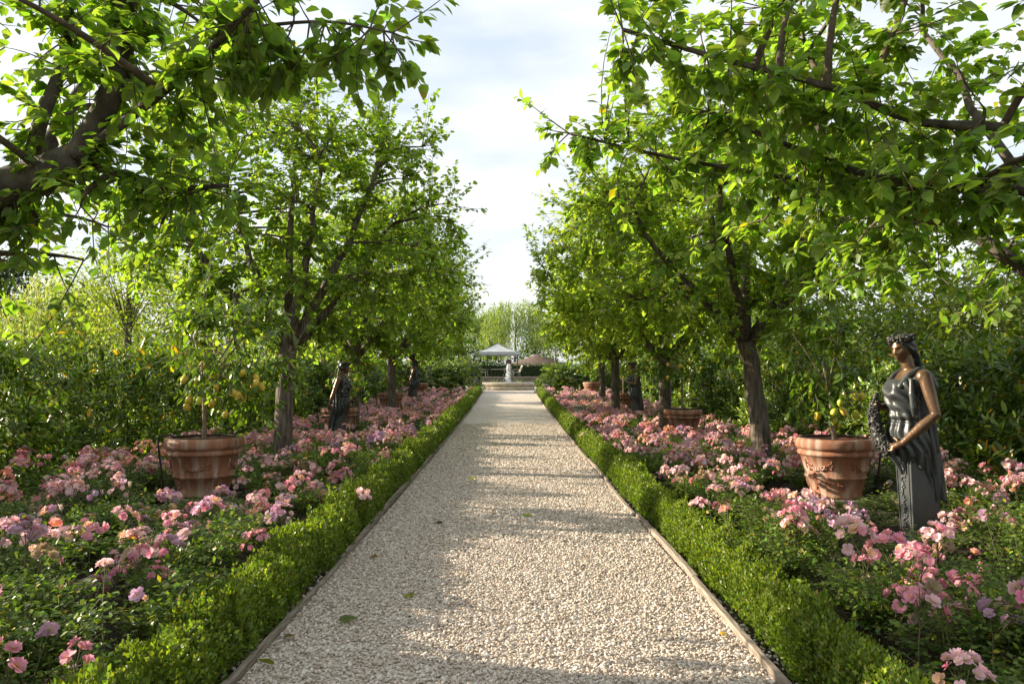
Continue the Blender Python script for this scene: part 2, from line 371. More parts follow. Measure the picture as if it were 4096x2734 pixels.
# ---------------------------------------------------------------- leaf templates
T_BIG = Tmpl([(0,0,0),(0.16,0.30,0.03),(0.45,0.36,0.045),(0.78,0.19,0.0),(1.0,0,-0.12),(0.78,-0.19,0.0),(0.45,-0.36,0.045),(0.16,-0.30,0.03),(0.16,0,-0.02),(0.45,0,-0.03),(0.78,0,-0.055)],
             [(0,8,1),(8,9,2,1),(9,10,3,2),(10,4,3),(0,7,8),(7,6,9,8),(6,5,10,9),(5,4,10)])
T_MID = Tmpl([(0,0,0),(0.33,0.34,0.04),(1,0,-0.10),(0.33,-0.34,0.04),(0.5,0,-0.035),(0.72,0.22,0.0),(0.72,-0.22,0.0)], [(0,4,1),(1,4,5),(4,2,5),(0,3,4),(3,6,4),(4,6,2)])
T_LAUREL = Tmpl([(0,0,0),(0.28,0.15,0.02),(0.65,0.15,0.015),(1,0,-0.06),(0.65,-0.15,0.015),(0.28,-0.15,0.02),(0.3,0,-0.02),(0.65,0,-0.035)], [(0,6,1),(6,7,2,1),(7,3,2),(0,5,6),(5,4,7,6),(4,3,7)])
T_SMALL = Tmpl([(0,0,0),(0.5,0.30,0.03),(1,0,-0.05),(0.5,-0.30,0.03)], [(0,2,1),(0,3,2)])
T_QUAD = Tmpl([(0,0,0),(0.45,0.32,0.05),(1,0,-0.06),(0.5,-0.30,0.05)], [(0,3,2,1)])

def leaf_cols(rng, n, base, var=0.25, yellow=0.03, ycol=(0.34, 0.27, 0.02)):
    c = np.array(base)[None, :] * np.exp(rng.normal(0, var, (n, 1))) * np.exp(rng.normal(0, 0.08, (n, 3)))
    k = rng.uniform(0, 1, n) < yellow
    c[k] = np.array(ycol) * rng.uniform(0.7, 1.1, (k.sum(), 1))
    return np.clip(c, 0.005, 0.8)

def split_leaves(root, name, tm, mat, R, T, size, cols, nparts=300, joined='crown', off=None, seed=0, tp=None):
    """joined mesh for the mass of leaves, and the ones that show largest as objects of their own"""
    off = np.array(root.location) if off is None else off
    W = T + off
    px, py, d = proj(W)
    s = np.where((px > 30) & (px < 4066) & (py > 30) & (py < 2700) & (d > 0.5), size / np.maximum(d, 0.5), 0)
    take = np.argsort(-s)[:nparts] if nparts else np.array([], dtype=int)
    take = take[s[take] > 0]
    keep = np.ones(len(T), dtype=bool); keep[take] = False
    if len(take):
        rng = np.random.default_rng(seed + 77)
        vs = []; tq = tp or tm
        for k in rng.choice(len(T), 14):
            me = fast_mesh(name, tq.v, tq.loops, tq.starts, True, np.repeat(cols[k][None], len(tq.v), 0)); me.materials.append(mat); vs.append(me)
        for q, i in enumerate(take):
            o = bpy.data.objects.new(name, vs[q % 14]); COL.objects.link(o); o.parent = root
            m4 = np.eye(4); m4[:3, :3] = R[i]; m4[:3, 3] = T[i]
            o.matrix_basis = Matrix(m4.tolist())
    me = batch(joined, tm, R[keep], T[keep], cols[keep], True)
    return tag(mobj(joined, me, mat, root), kind='stuff')

# ---------------------------------------------------------------- trees of the avenue
def grow(rng, fork, limbs, cc, cr, n_sec, n_twig, leaf, per_twig, shoots=0.25, droop=0.5, clip=None, rmin=0.5, clothed=()):
    """limbs: list of polylines (n,3); returns secondaries, twigs, leaf axes"""
    cc = np.array(cc); cr = np.array(cr)
    nodes_p = np.concatenate([l[len(l)//4:] for l in limbs])
    sec = []
    for k in range(n_sec):
        u = rng.normal(0, 1, 3); u /= np.linalg.norm(u)
        t = cc + u * cr * rng.uniform(0.55, 0.88)
        dd = np.linalg.norm(nodes_p - t, axis=1) + 0.6 * np.maximum(0, nodes_p[:, 2] - t[2])
        s = nodes_p[np.argmin(dd)]
        mid = s * 0.5 + t * 0.5 + np.array([0, 0, 0.10 * np.linalg.norm(t - s)]) + rng.normal(0, 0.08, 3)
        sec.append(bez(s, mid, t, 7))
    sp = np.concatenate([s[1:] for s in sec] + [l[len(l)//2:] for l in limbs])
    tw, LP, LD, LN = [], [], [], []
    extra_t = []
    for l in clothed:                        # leafy side shoots along the boughs that reach out of the crown
        for q in range(len(l) // 3, len(l)):
            for e_ in range(3):
                o_ = rng.normal(0, 1, 3); o_[2] -= 0.3; o_ /= np.linalg.norm(o_)
                extra_t.append((l[q], l[q] + o_ * rng.uniform(0.15, 0.4)))
        extra_t.append((l[-1], l[-1] + (l[-1] - l[-2]) / np.linalg.norm(l[-1] - l[-2]) * 0.22))
    for k in range(n_twig + len(extra_t)):
        u = rng.normal(0, 1, 3); u /= np.linalg.norm(u)
        if k < n_twig:
            rr = rng.uniform(rmin ** 2, 1.0) ** 0.5
            t = cc + u * cr * rr * (1 + rng.normal(0, 0.05))
            if clip is not None and clip(t): continue
            s = sp[np.argmin(np.linalg.norm(sp - t, axis=1))]
        else:
            s, t = extra_t[k - n_twig]; u = (t - s) / np.linalg.norm(t - s); u[2] = min(u[2], 0.1)
            if clip is not None and np.linalg.norm(t) < 0: continue
        L = np.linalg.norm(t - s)
        if L > 1.1: s = t - (t - s) / L * 1.1; L = 1.1
        outw = u * np.array([1, 1, 0.6]); up = np.array([0, 0, 1.0])
        if u[2] > -0.1 and rng.uniform() < shoots:
            t = t + (up * 0.9 + outw * 0.35) * rng.uniform(0.15, 0.65)
        elif u[2] < 0.1:
            t = t + np.array([0, 0, -1]) * rng.uniform(0.0, 0.3) * droop
        mid = (s + t) / 2 + outw * 0.12 * L + rng.normal(0, 0.05, 3)
        P = bez(s, mid, t, 6); tw.append(P)
        n = int(per_twig * rng.uniform(0.7, 1.3)); tt = rng.uniform(0.18, 1.0, n)
        tt[0] = 1.0
        idx = np.minimum((tt * 5).astype(int), 4); fr = (tt * 5 - idx)[:, None]
        pos = P[idx] * (1 - fr) + P[idx + 1] * fr
        tg = P[idx + 1] - P[idx]; tg /= np.maximum(np.linalg.norm(tg, axis=1, keepdims=True), 1e-6)
        side = np.cross(tg, up); side /= np.maximum(np.linalg.norm(side, axis=1, keepdims=True), 1e-6)
        sg = np.where(np.arange(n) % 2 == 0, 1.0, -1.0)[:, None]
        d = tg * rng.uniform(0.1, 0.8, (n, 1)) + side * sg * rng.uniform(0.4, 1.0, (n, 1)) + rng.normal(0, 0.28, (n, 3)); d[:, 2] -= rng.uniform(0.1, 0.9, n) * droop
        d /= np.linalg.norm(d, axis=1, keepdims=True)
        nn = np.array([0, 0, 1.0]) + outw * 0.35 + rng.normal(0, 0.35, (n, 3))
        LP.append(pos + d * leaf * 0.22); LD.append(d); LN.append(nn)
    return sec, tw, np.concatenate(LP), np.concatenate(LD), np.concatenate(LN)

def avenue_tree(x, y, seed, label, trunk_r=0.15, fork_h=2.05, lean=(0, 0), cc=(0, 0, 4.1), cr=(2.9, 2.9, 2.25), nl=5, n_sec=60, n_twig=560, per_twig=20,
                leaf=0.135, base=(0.075, 0.135, 0.018), parts=300, tm=T_MID, extra=(), shoots=0.5, clip=None, bark='bark', yellow=0.002, limb_az=None, rmin=0.5, droop=0.5):
    rng = np.random.default_rng(seed)
    root = empty('mulberry_tree', (x, y, bz(y) - 0.03)); tag(root, label, 'tree', 'mulberry trees lining the path')
    off = np.array(root.location)
    fork = np.array([lean[0], lean[1], fork_h])
    tp = bez((0, 0, -0.05), (lean[0]*0.1 + rng.normal(0, 0.04), lean[1]*0.1, fork_h*0.5), fork, 14)
    tp += np.concatenate([np.zeros((1, 3)), rng.normal(0, 0.008, (13, 3))])
    tr = np.linspace(trunk_r, trunk_r * 0.82, 14); tr[:4] *= np.array([1.32, 1.16, 1.06, 1.02])
    tr[-3:] *= np.array([1.02, 1.08, 1.12])
    me = tubes_mesh('trunk', [(tp, tr)], 22, True, 0.035, rng); mobj('trunk', me, M[bark], root)
    cc = np.array(cc); crr = np.array(cr); limbs = []
    a0 = rng.uniform(0, 6.28)
    for k in range(nl):
        az = a0 + 2 * math.pi * k / nl + rng.normal(0, 0.25) if limb_az is None else limb_az[k] + rng.normal(0, 0.1)
        up = rng.uniform(-0.05, 0.55); ro = math.sqrt(max(0.1, 1 - up * up)) * 0.66
        end = cc + crr * np.array([math.cos(az) * ro, math.sin(az) * ro, up])
        mid = fork + (end - fork) * 0.45 + np.array([math.cos(az), math.sin(az), 0]) * 0.30 + np.array([0, 0, -0.12])
        P = bez(tp[-2] + np.array([math.cos(az), math.sin(az), 0]) * trunk_r * 0.25, mid, end, 12) + rng.normal(0, 0.025, (12, 3))
        P[0] = tp[-2] + np.array([math.cos(az), math.sin(az), 0]) * trunk_r * 0.25
        limbs.append(P)
        mobj('limb', tubes_mesh('limb', [(P, np.linspace(trunk_r * 0.58, 0.022, 12))], 10, True, 0.03, rng), M[bark], root)
    top = cc + crr * np.array([rng.uniform(-0.1, 0.1), rng.uniform(-0.1, 0.1), 0.72])
    P = bez(tp[-2], (tp[-2] + top) / 2 + rng.normal(0, 0.15, 3), top, 12); limbs.append(P)
    mobj('limb', tubes_mesh('limb', [(P, np.linspace(trunk_r * 0.55, 0.02, 12))], 10, True, 0.03, rng), M[bark], root)
    for pts, r0, r1 in extra:                # limbs seen one by one in the photograph, in world space
        pts = np.array([list(p) for p in pts]) - off
        tt = np.linspace(0, len(pts) - 1, len(pts) * 4); i = np.minimum(tt.astype(int), len(pts) - 2); f = (tt - i)[:, None]
        p0 = pts[np.maximum(i - 1, 0)]; p1 = pts[i]; p2 = pts[i + 1]; p3 = pts[np.minimum(i + 2, len(pts) - 1)]
        Q = 0.5 * ((2*p1) + (-p0+p2)*f + (2*p0-5*p1+4*p2-p3)*f**2 + (-p0+3*p1-3*p2+p3)*f**3)
        limbs.append(Q)
        mobj('limb', tubes_mesh('limb', [(Q, np.linspace(r0, r1, len(Q)))], 12, True, 0.06, rng), M[bark], root)
    n_extra = len(extra)
    lclip = None if clip is None else (lambda p: clip(p + off))
    sec, tw, LP, LD, LN = grow(rng, fork, limbs, cc, crr, n_sec, n_twig, leaf, per_twig, shoots, droop, lclip, rmin, limbs[len(limbs) - n_extra:] if n_extra else ())
    tag(mobj('branches', tubes_mesh('branches', [(s, np.linspace(0.026, 0.008, len(s))) for s in sec], 6, False), M['twig'], root), kind='stuff')
    tag(mobj('twigs', tubes_mesh('twigs', [(s, np.linspace(0.006, 0.002, len(s))) for s in tw], 4, False), M['twig'], root), kind='stuff')
    n = len(LP); sz = leaf * rng.uniform(0.6, 1.25, n)
    cols = leaf_cols(rng, n, base, 0.22, yellow)
    split_leaves(root, 'leaf', tm, M['mulberry'], frames(LD, LN, sz, sz * rng.uniform(0.8, 1.1, n)), LP, sz, cols, parts, 'crown', off, seed, T_BIG)
    return root

def near_clip(p):                             # no twig within two metres of the lens
    return (p[0] ** 2 + p[1] ** 2 + (p[2] - EYE) ** 2) < 2.3 ** 2 or p[1] < 0.6
def left_clip(p):                             # the near left crown is open towards the path
    if near_clip(p): return True
    x = 2035 + p[0] / p[1] * F; y = HOR - (p[2] - EYE) / p[1] * F
    return x > (1000 if y < 560 else max(420, 1000 - (y - 560) * 0.9))
L0x, L0y = -4.25, 4.7
avenue_tree(L0x, L0y, 21, 'mulberry tree at the far left whose thick lichen-covered limb leans into the picture', cc=(0.35, 0.1, 3.75), cr=(3.0, 1.9, 2.0), n_sec=55, n_twig=500, per_twig=18, shoots=0.3,
            bark='bark_moss', yellow=0.003, clip=left_clip, base=(0.14, 0.215, 0.042), trunk_r=0.16, fork_h=1.75, lean=(0.15, 0), leaf=0.092, nl=3, limb_az=[1.9, 3.2, 0.9], rmin=0.45,
            extra=[([(L0x + 0.15, L0y, 1.7), at(-180, 900, 4.7), at(0, 760, 4.7), at(170, 690, 4.65), at(300, 625, 4.6)], 0.16, 0.10),
                   ([at(290, 630, 4.6), at(390, 440, 4.6), at(450, 230, 4.55), at(475, 20, 4.5), at(500, -250, 4.5)], 0.085, 0.05),
                   ([at(290, 630, 4.6), at(520, 440, 4.4), at(740, 260, 4.2), at(900, 90, 4.0), at(1010, -30, 3.9)], 0.036, 0.014),
                   ([at(300, 640, 4.6), at(480, 690, 4.7), at(680, 745, 4.8), at(900, 735, 4.9)], 0.034, 0.014),
                   ([at(640, 330, 4.3), at(760, 160, 4.3), at(1000, 85, 4.2), at(1300, 60, 4.1), at(1560, 105, 4.0)], 0.016, 0.006),
                   ([at(100, 690, 4.7), at(140, 480, 4.7), at(230, 200, 4.8), at(240, -100, 4.8)], 0.05, 0.03)])
R0x, R0y = 4.5, 4.9
avenue_tree(R0x, R0y, 34, 'mulberry tree at the far right whose long boughs hang over the bronze statue', cc=(-0.5, 0.3, 3.8), cr=(3.3, 3.0, 2.0), n_sec=75, n_twig=900, per_twig=26, shoots=0.3,
            bark='bark_moss', yellow=0.003, clip=near_clip, trunk_r=0.115, fork_h=1.9, lean=(-0.1, 0), base=(0.15, 0.225, 0.044), leaf=0.094, nl=4, limb_az=[0.8, 1.5, 2.3, 0.2], rmin=0.4,
            extra=[([(R0x - 0.1, R0y, 1.9), at(4250, 800, 4.9), at(3900, 750, 4.9), at(3500, 690, 4.9), at(3150, 560, 4.9), at(2850, 430, 4.8)], 0.042, 0.014),
                   ([(R0x - 0.1, R0y, 2.0), at(4200, 560, 4.7), at(3700, 470, 4.6), at(3350, 330, 4.5), at(2900, 210, 4.4), at(2500, 90, 4.3)], 0.036, 0.012),
                   ([(R0x - 0.1, R0y, 1.9), at(4200, 780, 4.8), at(3700, 740, 5.2), at(3300, 720, 5.4), at(2700, 620, 5.6), at(2280, 520, 5.7)], 0.034, 0.008)])
avenue_tree(-3.5, 11.6, 41, 'mulberry tree standing between the front left lemon pot and the first left statue', cc=(-0.15, 0.35, 4.1), cr=(3.05, 1.9, 2.4), lean=(0.05, 0), rmin=0.35, n_twig=1300, per_twig=25, leaf=0.100, base=(0.17, 0.24, 0.044), fork_h=2.15)
avenue_tree(3.88, 11.3, 53, 'mulberry tree with leaning furrowed trunk behind the front right lemon pot', cc=(-0.25, 0, 4.0), cr=(2.9, 2.6, 2.25), lean=(-0.28, 0), rmin=0.35, n_twig=1350, per_twig=25, leaf=0.102, base=(0.185, 0.255, 0.045), fork_h=2.2)
avenue_tree(-3.68, 17.6, 65, 'mulberry tree directly behind the first left bronze statue', cc=(0.1, 0, 4.0), cr=(2.95, 1.95, 2.05), n_twig=1150, per_twig=24, leaf=0.12, tm=T_SMALL, base=(0.17, 0.24, 0.044), parts=150)
avenue_tree(3.62, 17.2, 77, 'mulberry tree whose trunk stands behind the second right lemon pot', cc=(-0.1, 0, 4.2), cr=(3.15, 2.5, 2.25), n_twig=1600, per_twig=24, leaf=0.125, tm=T_SMALL, base=(0.215, 0.28, 0.045), parts=150)
avenue_tree(-3.8, 23.9, 81, 'mulberry tree behind the third left lemon pot', cc=(0.1, 0, 3.8), cr=(3.0, 1.95, 1.95), n_twig=750, per_twig=20, leaf=0.15, tm=T_SMALL, base=(0.165, 0.235, 0.044), parts=0)
avenue_tree(3.38, 23.6, 93, 'mulberry tree behind the second right bronze statue', cc=(0.25, 0, 3.8), cr=(3.1, 2.6, 2.1), n_twig=950, per_twig=20, leaf=0.145, tm=T_SMALL, base=(0.20, 0.265, 0.045), parts=0)
avenue_tree(-3.9, 30.4, 97, 'farthest mulberry tree of the left row, behind the second left statue', cc=(0.2, 0, 3.5), cr=(3.0, 1.95, 1.85), n_twig=600, per_twig=18, leaf=0.17, tm=T_SMALL, base=(0.165, 0.235, 0.044), parts=0)
avenue_tree(3.8, 30.2, 103, 'farthest mulberry tree of the right row, beside the fourth lemon pot', cc=(0, 0, 3.3), cr=(2.6, 2.6, 1.8), n_twig=500, per_twig=18, leaf=0.17, tm=T_SMALL, base=(0.19, 0.255, 0.045), parts=0)

# ---------------------------------------------------------------- low box hedges along the path
def box_variant(seed, leaf, n):
    rng = np.random.default_rng(seed)
    u = rng.normal(0, 1, (n, 3)); u[:, 2] = np.abs(u[:, 2]); u /= np.linalg.norm(u, axis=1, keepdims=True)
    k = 3.0
    rr = 1 / (np.abs(u[:, 0]) ** k + np.abs(u[:, 1]) ** k + np.abs(u[:, 2]) ** k) ** (1 / k)
    dep = 1 - 0.42 * rng.uniform(0, 1, n) ** 2.2
    lump = 1 + 0.10 * np.sin(u[:, 0] * 7 + seed) * np.sin(u[:, 1] * 6 + seed * 2) + 0.08 * np.sin(u[:, 2] * 9 + seed)
    P = u * (rr * dep * lump)[:, None] * np.array([0.135, 0.155, 0.25]); P[:, 2] += 0.008
    # sprigs that stick out at the top
    ns = 26
    for q in range(ns):
        i = rng.integers(0, n - 14); b = P[i].copy()
        d = u[i] * 0.4 + np.array([0, 0, 1.0]) + rng.normal(0, 0.2, 3); d /= np.linalg.norm(d); ln = rng.uniform(0.03, 0.075)
        for j in range(14): P[(i + j) % n] = b + d * ln * (j + 1) / 14 + rng.normal(0, 0.004, 3)
    D = u + np.array([0, 0, 0.7]) + rng.normal(0, 0.6, (n, 3)); N = u + rng.normal(0, 0.6, (n, 3))
    sz = leaf * rng.uniform(0.6, 1.25, n)
    C = leaf_cols(rng, n, (0.108, 0.152, 0.022), 0.32, 0.004)
    tip = np.clip((P[:, 2] / 0.25), 0, 1.2)[:, None]
    new = (rng.uniform(0, 1, n) < 0.35)[:, None] & (tip > 0.6)
    C = np.where(new, C * np.array([1.45, 1.3, 1.0]), C)
    me = batch('foliage', T_SMALL, frames(D, N, sz), P, C); me.materials.append(M['box']); return me
BOXN = [box_variant(s, 0.023, 2600) for s in range(7)]
BOXF = [box_variant(s + 20, 0.032, 1100) for s in range(5)]
rb = np.random.default_rng(3)
for sx, side in ((-1, 'left'), (1, 'right')):
    h = empty('box_hedge', (sx * 1.53, 0, 0)); tag(h, f'low clipped box hedge edging the {side} side of the path', 'hedge')
    y = 1.9
    while y < 36.6:
        ms = BOXN if y < 13 else BOXF
        o = mobj('foliage', ms[rb.integers(len(ms))], None, h, (rb.normal(0, 0.018), y, gz(y) - 0.01))
        o.rotation_euler = (0, 0, rb.choice([0, math.pi]) + rb.normal(0, 0.15))
        k = rb.uniform(0.84, 1.2) * (1.2 if sx < 0 else 1.08); o.scale = (rb.uniform(0.92, 1.1) * (1.2 if sx < 0 else 1.05), 1.0, k * rb.uniform(0.9, 1.12))
        tag(o, kind='stuff')
        y += 0.185 if y < 13 else 0.2

# ---------------------------------------------------------------- roses
def flower_tmpl(rng, petals=(5, 5), cup=(0.25, 0.75)):
    V, Fc, C = [], [], []
    for wi, n in enumerate(petals):
        for k in range(n):
            a = 2 * math.pi * (k + 0.5 * wi) / n + rng.normal(0, 0.12); ln = (1.0 if wi == 0 else 0.72) * rng.uniform(0.88, 1.1)
            base = len(V); ph = rng.uniform(0, 6.28)
            for i, v in enumerate((0.08, 0.55, 1.0)):
                for j, uu in enumerate((-1, 0, 1)):
                    wdt = (0.10, 0.44, 0.36)[i] * (1.0 if wi == 0 else 0.85)
                    r = ln * (v - (0.10 * abs(uu) if i == 2 else 0)); t = uu * wdt
                    z = cup[wi] * (0.15, 0.55, 0.80)[i] + 0.10 * abs(uu) * v + (0.07 * math.sin(ph + uu * 2) if i == 2 else 0) - (0.12 * v * v if wi == 0 else 0)
                    V.append((r * math.cos(a) - t * math.sin(a), r * math.sin(a) + t * math.cos(a), z))
                    C.append((1.02, 1.25, 0.62) if i == 0 else ((1.0, 1.0, 0.98) if i == 1 else (1.04, 1.06, 1.08)))
            for i in range(2):
                for j in range(2):
                    q = base + i * 3 + j; Fc.append((q, q + 1, q + 4, q + 3))
    b = len(V)
    for k in range(5):
        V.append((0.12 * math.cos(k * 1.257), 0.12 * math.sin(k * 1.257), 0.2)); C.append((0.95, 0.95, 0.25))
    Fc.append(tuple(range(b, b + 5)))
    return Tmpl(V, Fc, C)
rr_ = np.random.default_rng(8)
FLOW = [flower_tmpl(rr_), flower_tmpl(rr_, (6, 5), (0.35, 0.85)), flower_tmpl(rr_, (5, 4), (0.15, 0.55)), flower_tmpl(rr_, (5, 5), (0.6, 1.0))]
HUES = {'pink': (0.72, 0.33, 0.42), 'light': (0.76, 0.50, 0.54), 'salmon': (0.76, 0.34, 0.28), 'peach': (0.77, 0.48, 0.35), 'mauve': (0.57, 0.36, 0.50), 'rose': (0.66, 0.24, 0.36), 'spent': (0.36, 0.26, 0.17)}
def cluster_mesh(seed, hue, n, rad, fr=0.036, stems=True):
    rng = np.random.default_rng(seed)
    Vs, Ls, Ss, Cs, off, lo = [], [], [], [], 0, 0
    base = np.array(HUES[hue])
    for k in range(n):
        ph = k * 2.39996; rho = math.sqrt((k + 0.5) / n) * rng.uniform(0.85, 1.15)
        p = np.array([math.cos(ph) * rho * rad, math.sin(ph) * rho * rad, 0.10 + rad * 0.75 * (1 - rho ** 2) + rng.normal(0, 0.016)])
        d = np.array([math.cos(ph) * rho * 0.9, math.sin(ph) * rho * 0.9, 0.7]) + rng.normal(0, 0.28, 3); d /= np.linalg.norm(d)
        x = np.cross(d, [0.3, 0.8, 0.1]); x /= np.linalg.norm(x); yv = np.cross(d, x)
        tm = FLOW[rng.integers(len(FLOW))]; s = fr * rng.uniform(0.7, 1.2)
        V = tm.v @ (np.stack([x, yv, d], axis=0) * s) + p
        c = base * np.exp(rng.normal(0, 0.10)) * np.exp(rng.normal(0, 0.07, 3))
        mixk = rng.uniform()
        if mixk < 0.14: c = np.array(HUES['peach']) * rng.uniform(0.85, 1.05)
        elif mixk < 0.30: c = np.array(HUES['light']) * rng.uniform(0.9, 1.08)
        elif mixk < 0.36: c = np.array(HUES['rose'])
        C = np.clip(tm.vcol * c[None], 0, 0.92)
        Vs.append(V); Ls.append(tm.loops + off); Ss.append(tm.starts + lo); Cs.append(C); off += len(V); lo += len(tm.loops)
    return fast_mesh('bloom_cluster', np.concatenate(Vs), np.concatenate(Ls), np.concatenate(Ss), True, np.concatenate(Cs))
def bloom_spots(seed, n, rad):
    rng = np.random.default_rng(seed); res = []
    for k in range(n):
        ph = k * 2.39996 + rng.normal(0, 0.2); rho = math.sqrt((k + 0.5) / n) * rng.uniform(0.85, 1.15)
        p = Vector((math.cos(ph) * rho * rad, math.sin(ph) * rho * rad, 0.10 + rad * 0.75 * (1 - rho ** 2) + rng.normal(0, 0.014)))
        d = Vector((math.cos(ph) * rho * 0.9 + rng.normal(0, 0.28), math.sin(ph) * rho * 0.9 + rng.normal(0, 0.28), 0.7 + rng.normal(0, 0.2)))
        res.append((p, d.to_track_quat('Z', 'Y').to_euler(), rng.uniform(0.7, 1.2)))
    return res
def stalk_mesh(spots):
    its = [(bez((0, 0, -0.36), (0.02, 0.01, -0.15), (0, 0, 0.03), 5), [0.0045, 0.004, 0.0035, 0.003, 0.0028])]
    for p, e, s in spots: its.append((bez((0, 0, 0.0), (p.x * 0.4, p.y * 0.4, p.z * 0.7), tuple(p), 4), [0.0022, 0.002, 0.0018, 0.0018]))
    me = tubes_mesh('bloom_cluster', its, 4, False); me.materials.append(M['green_stem']); return me
SPOTS = [bloom_spots(300 + i, n, r) for i, (n, r) in enumerate(((14, 0.11), (10, 0.09), (8, 0.08), (5, 0.06), (3, 0.045), (2, 0.03)))]
SPOTM = [stalk_mesh(s) for s in SPOTS]
BLOOM = {}
for h_ in HUES:
    BLOOM[h_] = []
    for k in range(4):
        tm = FLOW[k]; c = np.clip(tm.vcol * (np.array(HUES[h_]) * math.exp(0.12 * (k - 1.5))), 0, 0.92)
        me = fast_mesh('bloom', tm.v * 0.034, tm.loops, tm.starts, True, c); me.materials.append(M['petal']); BLOOM[h_].append(me)
CLUST = []
for i, hu in enumerate(['pink', 'light', 'salmon', 'light', 'mauve', 'pink', 'light', 'light', 'pink', 'mauve', 'spent']):
    for j, (n, rad) in enumerate(((15, 0.11), (9, 0.08), (4, 0.05))):
        me = cluster_mesh(100 + i * 7 + j, hu, n, rad, 0.032); me.materials.append(M['petal']); CLUST.append((hu, j, me))
def rose_foliage(seed, n, leaf, rad, hgt):
    rng = np.random.default_rng(seed)
    canes = []; LP, LD, LN = [], [], []
    for k in range(13):
        a = rng.uniform(0, 6.28); r = rad * rng.uniform(0.3, 1.0); top = np.array([math.cos(a) * r, math.sin(a) * r, hgt * rng.uniform(0.6, 1.0)])
        P = bez((rng.normal(0, 0.03), rng.normal(0, 0.03), 0), (top[0] * 0.35, top[1] * 0.35, top[2] * 0.6), top, 7); canes.append((P, np.linspace(0.005, 0.0022, 7)))
        nb = n // 13 // 5
        for q in range(nb):
            t = rng.uniform(0.25, 1.0) * 5.99; i = int(t); b = P[i] * (1 - t + i) + P[i + 1] * (t - i)
            d = rng.normal(0, 1, 3); d[2] = abs(d[2]) * 0.3 + 0.1; d /= np.linalg.norm(d); ln = rng.uniform(0.05, 0.16)
            up = np.array([0, 0, 1.0]); sd = np.cross(d, up); sd /= max(1e-6, np.linalg.norm(sd))
            for m, (f, s) in enumerate(((1.0, 0), (0.72, 1), (0.72, -1), (0.42, 1), (0.42, -1))):
                LP.append(b + d * ln * f + rng.normal(0, 0.003, 3)); LD.append(d * (1.0 if s == 0 else 0.45) + sd * s + rng.normal(0, 0.2, 3) + np.array([0, 0, -0.15])); LN.append(up + rng.normal(0, 0.35, 3))
    LP, LD, LN = map(np.array, (LP, LD, LN)); m = len(LP); sz = leaf * rng.uniform(0.65, 1.2, m)
    C = leaf_cols(rng, m, (0.075, 0.115, 0.022), 0.38, 0.02)
    nw = rng.uniform(0, 1, m) < 0.15; C[nw] *= np.array([1.7, 1.6, 1.0])
    f = batch('foliage', T_SMALL, frames(LD, LN, sz), LP, C); f.materials.append(M['rose_leaf'])
    s = tubes_mesh('canes', canes, 4, False); s.materials.append(M['green_stem'])
    return f, s
ROSE = [rose_foliage(s, 1900, 0.036, 0.42, 0.36) for s in range(6)]
ROSEF = [rose_foliage(s + 40, 900, 0.05, 0.50, 0.28) for s in range(4)]
STALK = tubes_mesh('stalk', [(bez((0, 0, -0.40), (0.02, 0.01, -0.2), (0, 0, 0.12), 5), [0.004, 0.0035, 0.003, 0.0028, 0.0025])] +
                   [(bez((0, 0, 0.0 + 0.015 * k), (0.02 * math.cos(k), 0.02 * math.sin(k), 0.08), (0.075 * math.cos(k * 1.26), 0.075 * math.sin(k * 1.26), 0.12), 4), [0.002] * 4) for k in range(6)], 4, False)
STALK.materials.append(M['green_stem'])
KEEP = [(-3.5, 8.4, 0.55), (3.7, 8.4, 0.52), (3.63, 6.57, 0.46), (-3.5, 11.3, 0.3), (3.88, 11.3, 0.3), (-3.88, 17.0, 0.45), (3.83, 16.2, 0.5), (-3.6, 15.6, 0.35), (-3.68, 17.6, 0.3), (3.62, 17.2, 0.3)]
MARKS = [(-3.51, 8.4, 'front left pot'), (3.70, 8.4, 'front right pot'), (3.63, 6.57, 'near bronze statue'), (-3.5, 11.3, 'second left tree'), (3.88, 11.3, 'second right tree'), (-3.88, 17.0, 'second left pot'), (3.83, 16.3, 'second right pot'),
         (-3.6, 15.6, 'first left statue'), (-3.97, 24.9, 'third left pot'), (3.85, 24.8, 'third right pot'), (3.8, 22, 'second right statue'), (-4.05, 33.4, 'farthest left pot'), (3.84, 34.0, 'farthest right pot'), (-3.9, 30, 'second left statue'), (3.8, 30.2, 'farthest right tree'), (-4.2, 4.7, 'nearest left tree'), (4.5, 4.9, 'nearest right tree')]
ORD = ['first', 'second', 'third', 'fourth', 'fifth', 'sixth', 'seventh', 'eighth', 'ninth']
rw = np.random.default_rng(19); nb_count = 0
def far_blooms(seed):
    rng = np.random.default_rng(seed); Vs, Ls, Ss, Cs, off, lo = [], [], [], [], 0, 0
    for k in range(6):
        hu, j, me = CLUST[rng.integers(len(CLUST))]
        nv = len(me.vertices); co = np.empty(nv * 3, dtype=np.float32); me.vertices.foreach_get('co', co); co = co.reshape(-1, 3)
        li = np.empty(len(me.loops), dtype=np.int32); me.loops.foreach_get('vertex_index', li)
        st = np.empty(len(me.polygons), dtype=np.int32); me.polygons.foreach_get('loop_start', st)
        cc = np.empty(nv * 4, dtype=np.float32); me.attributes['col'].data.foreach_get('color', cc); cc = cc.reshape(-1, 4)[:, :3]
        a = rng.uniform(0, 6.28); r = 0.5 * math.sqrt(rng.uniform(0, 1)); s = rng.uniform(1.0, 1.35)
        Vs.append(co * s + np.array([math.cos(a) * r, math.sin(a) * r, rng.uniform(0.08, 0.22)])); Ls.append(li + off); Ss.append(st + lo); Cs.append(cc); off += nv; lo += len(li)
    me = fast_mesh('blooms', np.concatenate(Vs), np.concatenate(Ls), np.concatenate(Ss), True, np.concatenate(Cs)); me.materials.append(M['petal']); return me
FARB = [far_blooms(s) for s in range(7)]
